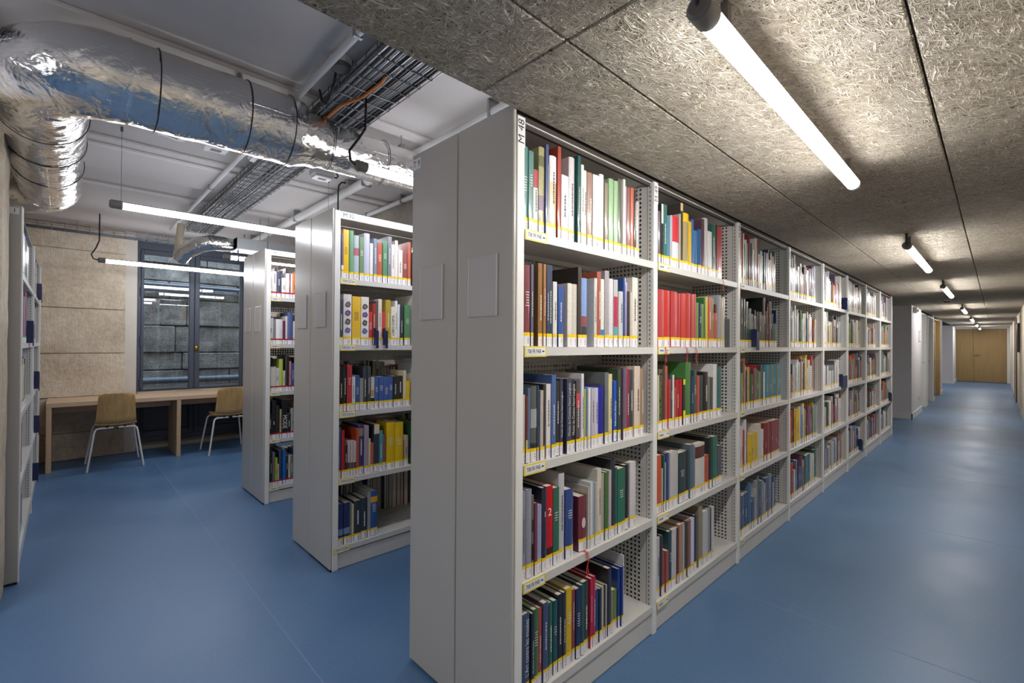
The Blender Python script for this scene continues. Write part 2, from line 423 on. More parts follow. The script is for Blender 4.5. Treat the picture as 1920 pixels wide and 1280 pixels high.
# stone pier by the left edge
pier = MB(); ny, nz = 5, 26
rr = random.Random(3)
P = []
for k in range(nz+1):
    for j in range(ny+1):
        t = j/ny
        P.append((-3.30+rr.uniform(-.006, .006)-(0 if j < ny else .03), -.48+t*.262+(rr.uniform(-.003, .003) if j == ny else 0), ZC*k/nz))
fs = []
for k in range(nz):
    for j in range(ny):
        a = k*(ny+1)+j; fs.append((a, a+1, a+ny+2, a+ny+1))
pier.add(P, fs)
E0 = [P[k*(ny+1)+ny] for k in range(nz+1)]
E1 = [(-3.64, e[1]+.004, e[2]) for e in E0]
pier.add(E0+E1, [(i+1, i, nz+1+i, nz+2+i) for i in range(nz)])
pier.box(-3.64, -3.34, -.48, -.24, 0, ZC)
struct('wall_pier', pier, STONE, 'rough beige stone pier at the left edge of the view')
# rear and outer room closure (behind the camera)
struct('wall_rear', MB().box(-3.2, XR+.3, -4.4, -4.2, 0, ZC), WALLW, 'plain white wall far behind the viewer')
struct('wall_side', MB().box(-3.4, -3.2, -4.4, -.7, 0, ZC), WALLW, 'plain white side wall behind the stone pier')

# window wall: stone blocks with fine joints, reveal, window
ww = struct('wall_window', MB().box(-7.58, -7.23, -.48, .525, 0, ZC), mat('lime_mortar', 'c8b89f', .95), 'tooled beige limestone wall left of the window')
zb = [0, .30, .70, 1.19, 1.70, 2.36, ZC]
for k in range(len(zb)-1):
    dx = rnd.uniform(-.012, .012); ext = .02 if k < 1 else 0
    z0, z1 = zb[k]+.004, zb[k+1]-.004
    n1, n2 = 14, 8; m_ = MB(); V = []
    for i in range(n2+1):
        for j in range(n1+1):
            V.append((-7.2+dx+rnd.uniform(-.006, .006)+ext, -.47+1.0*j/n1, z0+(z1-z0)*i/n2))
    m_.add(V, [(i*(n1+1)+j, i*(n1+1)+j+1, (i+1)*(n1+1)+j+1, (i+1)*(n1+1)+j) for i in range(n2) for j in range(n1)])
    m_.box(-7.25, -7.222+dx+ext, -.47, .53, z0, z1)
    m_.build('stone_block', STONE, ww, smooth=True)
REVEAL = mat('pale_lime_reveal', 'cfc8bd', .85, vary=.06, bump=.4, bscale=60, bdist=.004)
struct('trim_2', MB().box(-7.58, -7.225, .526, .64, 0, ZC), REVEAL, 'pale limewashed window reveal beside the stone')
struct('trim_3', MB().box(-7.58, -7.1, 1.905, YW, 0, ZC), REVEAL, 'pale limewashed window reveal behind the third bookcase')
struct('trim_4', MB().box(-7.58, -7.30, .64, 1.905, 0.0, .045), mat('stone_sill', 'a8a294', .8, vary=.1), 'low stone threshold under the tall window')
win = struct('window_1', MB().box(-7.56, -7.49, .642, .70, .046, ZC).box(-7.56, -7.49, 1.85, 1.903, .046, ZC).box(-7.56, -7.49, .70, 1.85, .046, .11).box(-7.56, -7.49, .70, 1.85, 2.50, ZC), FRAMEM, 'tall slate blue french window behind the desk')
for (y0, y1, side) in ((.702, 1.27, 1), (1.272, 1.848, -1)):
    s0 = .03 if side == 1 else .058; s1 = .058 if side == 1 else .03
    lf = MB()
    lf.cbox(-7.555, -7.485, y0, y0+s0, .112, 2.498, .006).cbox(-7.555, -7.485, y1-s1, y1, .112, 2.498, .006)
    lf.cbox(-7.55, -7.49, y0+s0, y1-s1, 2.44, 2.498, .004).cbox(-7.55, -7.49, y0+s0, y1-s1, .60, .67, .004).cbox(-7.55, -7.49, y0+s0, y1-s1, .112, .19, .004)
    leaf = lf.build('casement_leaf', FRAMEM, win)
    MB().box(-7.523, -7.518, y0+s0, y1-s1, .67, 2.44).build('pane', GLASS, leaf)
    MB().cbox(-7.53, -7.505, y0+s0, y1-s1, .19, .60, .006).build('lower_panel', FRAMEM, leaf)
kn = MB(); rg = []
for i in range(9):
    a = math.pi*i/8; rg.append((-7.45+.012*math.cos(a)*1.4, 1.29, 1.245+.033*math.cos(a)))
kn.tube([(-7.485, 1.29, 1.245), (-7.465, 1.29, 1.245)], .008)
V = []; F_ = []
for i in range(9):
    for k in range(12):
        a = math.pi*i/8-math.pi/2; t = 2*math.pi*k/12
        V.append((-7.452+.014*math.cos(a)*math.cos(t), 1.29+.026*math.cos(a)*math.sin(t), 1.245+.038*math.sin(a)))
for i in range(8):
    for k in range(12): F_.append((i*12+k, i*12+(k+1) % 12, (i+1)*12+(k+1) % 12, (i+1)*12+k))
kn.add(V, F_); o = kn.build('knob', BRASS, win, smooth=True); o['label'] = 'brass oval knob'
for z in (.8, 1.33, 1.96, 2.4):
    MB().tube([(-7.478, .70, z-.06), (-7.478, .70, z+.06)], .009, 8).build('hinge', FRAMEM, win)
# light well outside the window
lw = struct('wall_lightwell', MB().box(-9.2, -8.98, -1.5, 4.0, -.4, 3.2), mat('dark_joint_mortar', '3a3a3c', .95), 'weathered grey masonry wall of the light well outside')
zz = -.4; r5 = random.Random(5)
while zz < 3.1:
    hh = r5.choice((.3, .36, .27, .42)); yy = -1.5+r5.uniform(-.5, 0)
    while yy < 4.0:
        ln = r5.uniform(.9, 2.0); dx = r5.uniform(-.02, .02)
        MB().cbox(-9.0, -8.94+dx, max(-1.5, yy)+.006, min(4, yy+ln)-.006, zz+.006, zz+hh-.006, .012).build('stone_block', STONE_OUT, lw)
        yy += ln
    zz += hh
struct('ground_lightwell', MB().box(-9.2, -7.6, -1.5, 4.0, -.5, -.4), STONE_OUT, 'dark ground of the light well')
struct('wall_lightwell_side', MB().box(-9.2, -7.72, -1.7, -1.5, -.4, 3.2).box(-9.2, -7.72, 4.0, 4.2, -.4, 3.2).box(-7.72, -7.6, -1.7, .64, -.4, 4.0).box(-7.72, -7.6, 1.9, 4.2, -.4, 4.0).box(-7.72, -7.6, .64, 1.9, ZC, 4.0).box(-7.72, -7.6, .64, 1.9, -.4, .04), STONE_OUT, 'side walls of the light well outside')
for i, (z, r) in enumerate(((2.2, .03), (2.12, .012), (.74, .05), (.62, .03))):
    tag(MB().tube([(-8.86, -1.4, z), (-8.86, 3.9, z)], r, 10).build('outdoor_pipe', mat('slate_pipe_paint', '59616e', .4), smooth=True), ('thick upper pipe across light well wall outside window', 'thin conduit just under the upper pipe outside the window', 'thick low pipe across the light well wall outside', 'lowest dark pipe at foot of the light well wall')[i], 'pipe', 'pipes in the light well')

# corridor walls
wc = struct('wall_corridor_left', MB().box(XB-.03, XB-.015, YW, 9.0, 0, ZW+.034), WALLW, 'white wall hidden behind the long bookcase')
struct('wall_corridor_back', MB().box(-3.0, XB-.015, 9.0, 9.1, 0, ZW+.034).box(-3.1, -3.0, 9.0, 11.2, 0, ZW+.034), WALLW, 'white wall of the side passage behind the bookcase end')
XL = -1.07
D1, D2, D3, D4, YE = (12.72, 13.72), (13.9, 15.3), (15.5, 17.3), (17.4, 23.2), 25.2
# white block with doors; each wall strip between doors
wk = MB().box(-3.0, XL, 11.12, D1[0], 0, ZW+.034).box(-3.0, XL, D2[1], D3[0], 0, ZW+.034).box(-3.0, XL, D3[1], 18.1, 0, ZW+.034)
wk.box(-3.0, XL-.12, D1[0], D2[1], 0, ZW+.034).box(-3.0, XL-.1, D3[0], D3[1], 0, ZW+.034)
struct('wall_corridor', wk, WALLW, 'white corridor wall block beyond the long bookcase')
struct('wall_corridor_far', MB().box(-3.0, -1.09, 23.2, YE+.2, 0, ZW+.034).box(-3.0, -2.9, 18.1, 23.2, 0, ZW+.034), WALLW, 'pale far wall left of the wooden double door')
def door_leaf(name, y0, y1, m, lab, hz=.98, hy=None):
    d = struct(name, MB().cbox(XL-.115, XL-.075, y0+.03, y1-.03, .008, 2.0, .003), m, lab)
    MB().box(XL-.12, XL+.006, y0, y0+.03, 0, 2.03).box(XL-.12, XL+.006, y1-.03, y1, 0, 2.03).box(XL-.12, XL+.006, y0+.03, y1-.03, 2.0, 2.03).build('door_frame', WHITE if m is not DOORW else m, d)
    hy = hy if hy is not None else y1-.12
    MB().tube([(XL-.075, hy, hz), (XL-.02, hy, hz), (XL-.02, hy-.13, hz)], .009, 8).build('handle', GALV, d)
    return d
door_leaf('door_1', 12.74, 13.7, WHITE, 'white corridor door nearest the bookcase', hy=13.55)
door_leaf('door_2', 14.0, 15.28, WHITE, 'second white corridor door with lever handle', hy=15.1)
door_leaf('door_3', 15.52, 17.28, DOORW, 'pale oak side door at the left of corridor', hy=17.0)
# double door at the end
de = struct('door_4', MB().cbox(-1.085, -.615, YE-.05, YE-.01, .01, 2.02, .004).cbox(-.610, .275, YE-.05, YE-.01, .01, 2.02, .004), DOORW, 'wide oak double door closing the corridor end')
MB().tube([(-.57, YE-.05, 1.03), (-.57, YE-.10, 1.03), (-.43, YE-.10, 1.03)], .012, 8).build('handle', GREYM, de)
MB().box(.275, XR, YE-.06, YE-.005, 0, ZW).box(-1.09, .275, YE-.06, YE-.005, 2.025, ZW+.02).build('door_frame', WHITE, de)
struct('wall_corridor_end', MB().box(-1.2, XR+.3, YE, YE+.2, 0, ZW+.034), WALLW, 'white wall around the far double door')
RW = mat('cream_wall_paint', 'cfc3b0', .75, vary=.04)
struct('wall_corridor_right', MB().box(XR, XR+.3, 14.0, YE, 0, ZW+.034), RW, 'cream wall at the right of the corridor')
struct('wall_stone_right', MB().box(XR-.012, XR+.3, 2.5, 14.0, 0, ZW+.034), STONE, 'rough stone wall at the right edge of corridor')
struct('wall_right_near', MB().box(XR, XR+.3, -4.2, 2.5, 0, ZW+.034), RW, 'cream wall beside the viewer')
dr = struct('door_5', MB().cbox(XR-.02, XR-.001, 16.6, 17.6, .01, 2.0, .004), RW, 'cream side door in the right corridor wall')
MB().box(XR-.03, XR-.001, 16.5, 16.6, 0, 2.04).box(XR-.03, XR-.001, 17.6, 17.7, 0, 2.04).build('door_frame', mat('brown_door_jamb', '6b5a48', .6), dr)
for nm, bxs in (('baseboard_left', [(XL, XL+.014, 11.105, 12.72), (XL, XL+.014, 15.3, 15.5), (XL, XL+.014, 17.3, 18.1)]), ('baseboard_block', [(-3.0, XL+.014, 11.105, 11.119)]), ('baseboard_far', [(-2.9, -1.076, 23.186, 23.199), (-1.089, -1.076, 23.2, 25.13)])):
    mb = MB()
    for (x0, x1, y0, y1) in bxs: mb.box(x0, x1, y0, y1, 0, .11)
    struct(nm, mb, WHITE, {'baseboard_left': 'white skirting along the doors of the corridor wall', 'baseboard_block': 'white skirting on the wall face beyond the bookcase', 'baseboard_far': 'white skirting left of the oak double door'}[nm])
# small wall fittings in the corridor
e = thing('alarm_beacon', 'small white alarm box high on the corridor wall corner', 'alarm', (XL, 11.4, 1.95))
MB().cbox(.001, .06, -.07, .07, 0, .11, .01).build('housing', WHITE, e); MB().cbox(.06, .075, -.04, .04, .02, .06, .004).build('lens', GREYM, e)
e = thing('door_sign', 'small pale plaque on the corridor wall before the white door', 'sign', (XL, 12.35, 1.42))
MB().cbox(.001, .010, -.1, .1, 0, .22, .002).build('plate', ACRYL, e); MB().box(.0101, .0106, -.08, .08, .02, .2).build('insert', STICK, e)
e = thing('wall_sign', 'dark brown wall panel high on the right corridor wall', 'sign', (XR, 15.0, 1.22))
MB().cbox(-.04, -.001, -.35, .35, 0, .62, .005).build('board', mat('dark_brown_panel', '4a3f3d', .5), e); MB().box(-.0412, -.0402, -.3, .3, .04, .12).build('strip', GREYM, e)
e = thing('socket', 'white wall socket low on the corridor wall block', 'socket', (XL, 12.2, .27))
MB().cbox(.001, .010, -.04, .04, 0, .08, .002).build('plate', WHITE, e); MB().box(.0101, .0115, -.022, .022, .018, .062).build('recess', GREYM, e)
e = thing('radiator', 'dark narrow radiator on the far corridor side wall', 'radiator', (-2.2, 23.18, .35))
MB().cbox(-.05, .05, -.05, -.001, 0, .75, .006).build('body', BLACK, e)
for k in range(5): MB().box(-.04+.018*k, -.032+.018*k, -.056, -.050, .04, .71).build('fin', CARDT, e)

# ================================================================== BOOKCASES
SH = [1.6955, 1.3056, .9121, .523, .1297]
def bookcase(label, loc, rz, posts, H, HP, depth, nshelf=SH, back=True, header=False, ends=(True, False), endw=None):
    root = thing('bookcase', label, 'bookcase', loc, 'steel library bookcases', rz)
    pw = .033
    for i, y in enumerate(posts):
        x_off = .0
        u = MB().box(-depth+.002, -.012, y, y+pw, .002, H-.002)
        o = u.build('upright', PERF, root)
        f = MB().cbox(-.014, 0, y-.0005, y+pw+.0005, 0, H, .002).build('front_post', POST, o)
        MB().box(-depth+.004, -.016, y+pw*.5-.0005, y+pw*.5+.0005, .004, H-.004).build('shade_core', CARDT, o)  # added dark sheet, stands in for the unlit hollow behind the holes
        MB().box(-.0345, -.033, y-.0011, y-.0002, .01, H-.01).build('fold_line', CARDT, o)
    for i in range(len(posts)-1):
        a, b_ = posts[i]+pw+.0005, posts[i+1]-.0005
        for z in nshelf:
            d = depth-.012
            poly = [(-.003, z), (-.003, z-.03), (-.015, z-.03), (-.015, z-.028), (-.005, z-.028), (-.005, z-.002), (-d+.002, z-.002), (-d+.002, z-.022), (-d, z-.022), (-d, z)]
            MB().prism(poly, 'y', b_, a).build('shelf', SHEET, root)
        MB().cbox(-.022, -.010, a, b_, .002, nshelf[-1]-.040, .002).build('plinth', SHEET, root)
        MB().box(-depth+.01, -.016, a, b_, H-.006, H-.002).build('top_panel', SHEET, root)
        if header:
            MB().cbox(-.010, -.001, a, b_, H-.045, H-.002, .002).build('header', POST, root)
        if back:
            MB().box(-depth+.003, -depth+.005, a, b_, .05, H-.02).build('back_panel', PERFB, root)
        else:
            for z in nshelf[1:]:
                MB().box(-depth+.003, -depth+.005, a, b_, z+.29, z+.36).build('back_rail', PERFB, root)
    if ends[0]:
        o = MB().cbox(-depth+.002, -.003, posts[0]-.014, posts[0]-.001, .012, HP, .003).build('end_panel', ENDP, root)
        MB().box(-depth+.006, -.006, posts[0]-.011, posts[0]-.003, 0, .012).build('foot_gap', BLACK, root)
    if ends[1]:
        MB().cbox(-depth+.002, -.003, posts[-1]+pw+.001, posts[-1]+pw+.014, .012, HP, .003).build('end_panel', ENDP, root)
    return root
def sign_holder(x, y, z, label):
    # empty acrylic holder on an end panel facing -Y ; x = centre
    e = thing('sign_holder', label, 'sign holder', (x, y, z), 'clear sign holders')
    MB().cbox(-.077, .077, -.0045, -.0005, 0, .212, .001).build('back_plate', ACRYL, e)
    MB().box(-.072, .072, -.0055, -.0046, .004, .206).build('clear_front', mat('frosted_film', 'c0b9b6', .22), e)
    for s in (-.076, .073): MB().box(s, s+.003, -.0065, -.0055, .002, .21).build('edge', STICK, e)
    return e
posA = [0, .8897]+[.8897+k for k in range(1, 8)]
PA = [p_+.014 if i == 0 else p_ for i, p_ in enumerate(posA)]
bA = bookcase('long pale steel bookcase along the corridor with eight open bays', (XF, YA, 0), 0, PA, 2.064, 2.10, XF-XM, ends=(True, True))
bA['label'] = 'long grey steel bookcase of eight bays lining the corridor, marked M 48'
bT = bookcase('x', (XB, YW-.04, 0), math.pi, [0, 1.064], 2.064, 2.10, XM-XB, ends=(False, False))
bT['label'] = 'grey steel bookcase backing onto the corridor row, end panel marked T 9'
MB().cbox(-(XM-XB)+.004, -.001, 1.098, 1.112, .012, 2.10, .003).build('end_panel', ENDP, bT)
BXF, BXB, BY = -2.65, -3.255, 1.112
bB = bookcase('grey steel bookcase facing right with header marked M 32', (BXF, BY, 0), 0, [.014, 1.03], 2.09, 2.10, .32, back=False, header=True)
bBt = bookcase('rear half of the middle bookcase, end panel with a small tag', (BXB, YW-.03, 0), math.pi, [0, 1.010], 2.09, 2.10, .282, back=False, ends=(False, False))
MB().cbox(-.280, -.001, 1.044, 1.058, .012, 2.10, .003).build('end_panel', ENDP, bBt)
CXF, CXB, CY = -4.137, -4.756, 1.18
bC = bookcase('grey steel bookcase nearest the desk with red-striped books, marked M 16', (CXF, CY, 0), 0, [.014, .96], 2.085, 2.09, .325, back=False, header=True)
bCt = bookcase('rear half of the bookcase nearest the desk, facing the window', (CXB, YW-.03, 0), math.pi, [0, .943], 2.085, 2.09, .29, back=False, ends=(False, False))
MB().cbox(-.288, -.001, .977, .990, .012, 2.09, .003).build('end_panel', ENDP, bCt)
T1X, T1Y = -3.68, -.163
b1 = bookcase('narrow grey steel bookcase against left stone wall, marked T 1', (T1X, T1Y, 0), math.pi/2, [.014, 1.44, 2.78], 2.05, 2.055, .30)
for (x, y, lab) in ((-1.545, YA, 'clear sign holder on the left half of nearest end panel'), (-1.234, YA, 'clear sign holder on the right half of nearest end panel'),
                    (-3.108, BY, 'clear sign holder on left half of the middle end panel'), (-2.81, BY, 'clear sign holder on right half of the middle end panel'),
                    (-4.59, CY, 'clear sign holder on left half of the farthest end panel'), (-4.30, CY, 'clear sign holder on right half of the farthest end panel')):
    sign_holder(x, y, 1.41, lab)
# stickers with the bay numbers
def sticker(parent, body, mw, wd, ht, size):
    o = MB().box(0, wd, 0, ht, 0, .0004).build('number_sticker', STICK, parent); o.matrix_local = mw
    if body: text(body, size, INK, o, Matrix.Translation((wd*.08, ht*.5, .0007)), maxw=wd*.84)
sticker(bA, 'M 48', frame((.0006, .0475, 1.965), (0, 0, 1), (0, -1, 0)), .098, .0345, .040)
for k in range(1, 5):
    sticker(bA, 'M %d' % (48+k), frame((.0006, PA[k]+.033, 1.965), (0, 0, 1), (0, -1, 0)), .088, .033, .036)
sticker(bT, 'T 9', frame((-.004, 1.1126, 2.035), (-1, 0, 0), (0, 0, 1)), .058, .045, .036)
sticker(bB, 'M 32', frame((.0004, .052, 2.047), (0, 1, 0), (0, 0, 1)), .10, .041, .034)
sticker(bBt, '', frame((-.006, 1.0586, 2.035), (-1, 0, 0), (0, 0, 1)), .055, .045, .036)
sticker(bC, 'M 16', frame((.0004, .056, 2.041), (0, 1, 0), (0, 0, 1)), .075, .041, .034)
sticker(b1, 'T 1', frame((-.072, -.0006, 2.005), (1, 0, 0), (0, 0, 1)), .056, .036, .03)
def shelf_card(parent, y, z, txt, wd=.108, ht=.036):
    o = MB().box(-.0005, .0012, 0, wd, -ht, 0).build('shelf_label', CARD_Y, parent); o.location = (0, y, z+.003)
    MB().box(.0013, .0018, .006, wd-.006, -ht+.005, -.005).build('card', STICK, o)
    if txt:
        text(txt, .021, INK, o, frame((.0022, .012, -ht*.5), (0, 1, 0), (0, 0, 1)), maxw=wd*.62)
    else:
        MB().box(.0019, .0022, .014, .05, -ht*.62, -ht*.40).build('print', mat('faded_blue_print', '7c8aa8', .6), o)
    MB().box(.0019, .0022, wd-.022, wd-.012, -ht*.55, -ht*.42).build('mark', INK, o)
for z in SH[:4]: shelf_card(bA, .050, z, '708 FR PAR')
for z in SH: shelf_card(bA, PA[1]+.037, z, None)
for z in SH: shelf_card(bA, PA[2]+.037, z, None, .07)
for k, z in enumerate(SH): shelf_card(bB, .047 if k < 4 else .02, z, ('709.033', '709.033 1', '709.033', '709.033', '709.033')[k], .10)
for z in SH: shelf_card(bC, .047, z, None, .08)

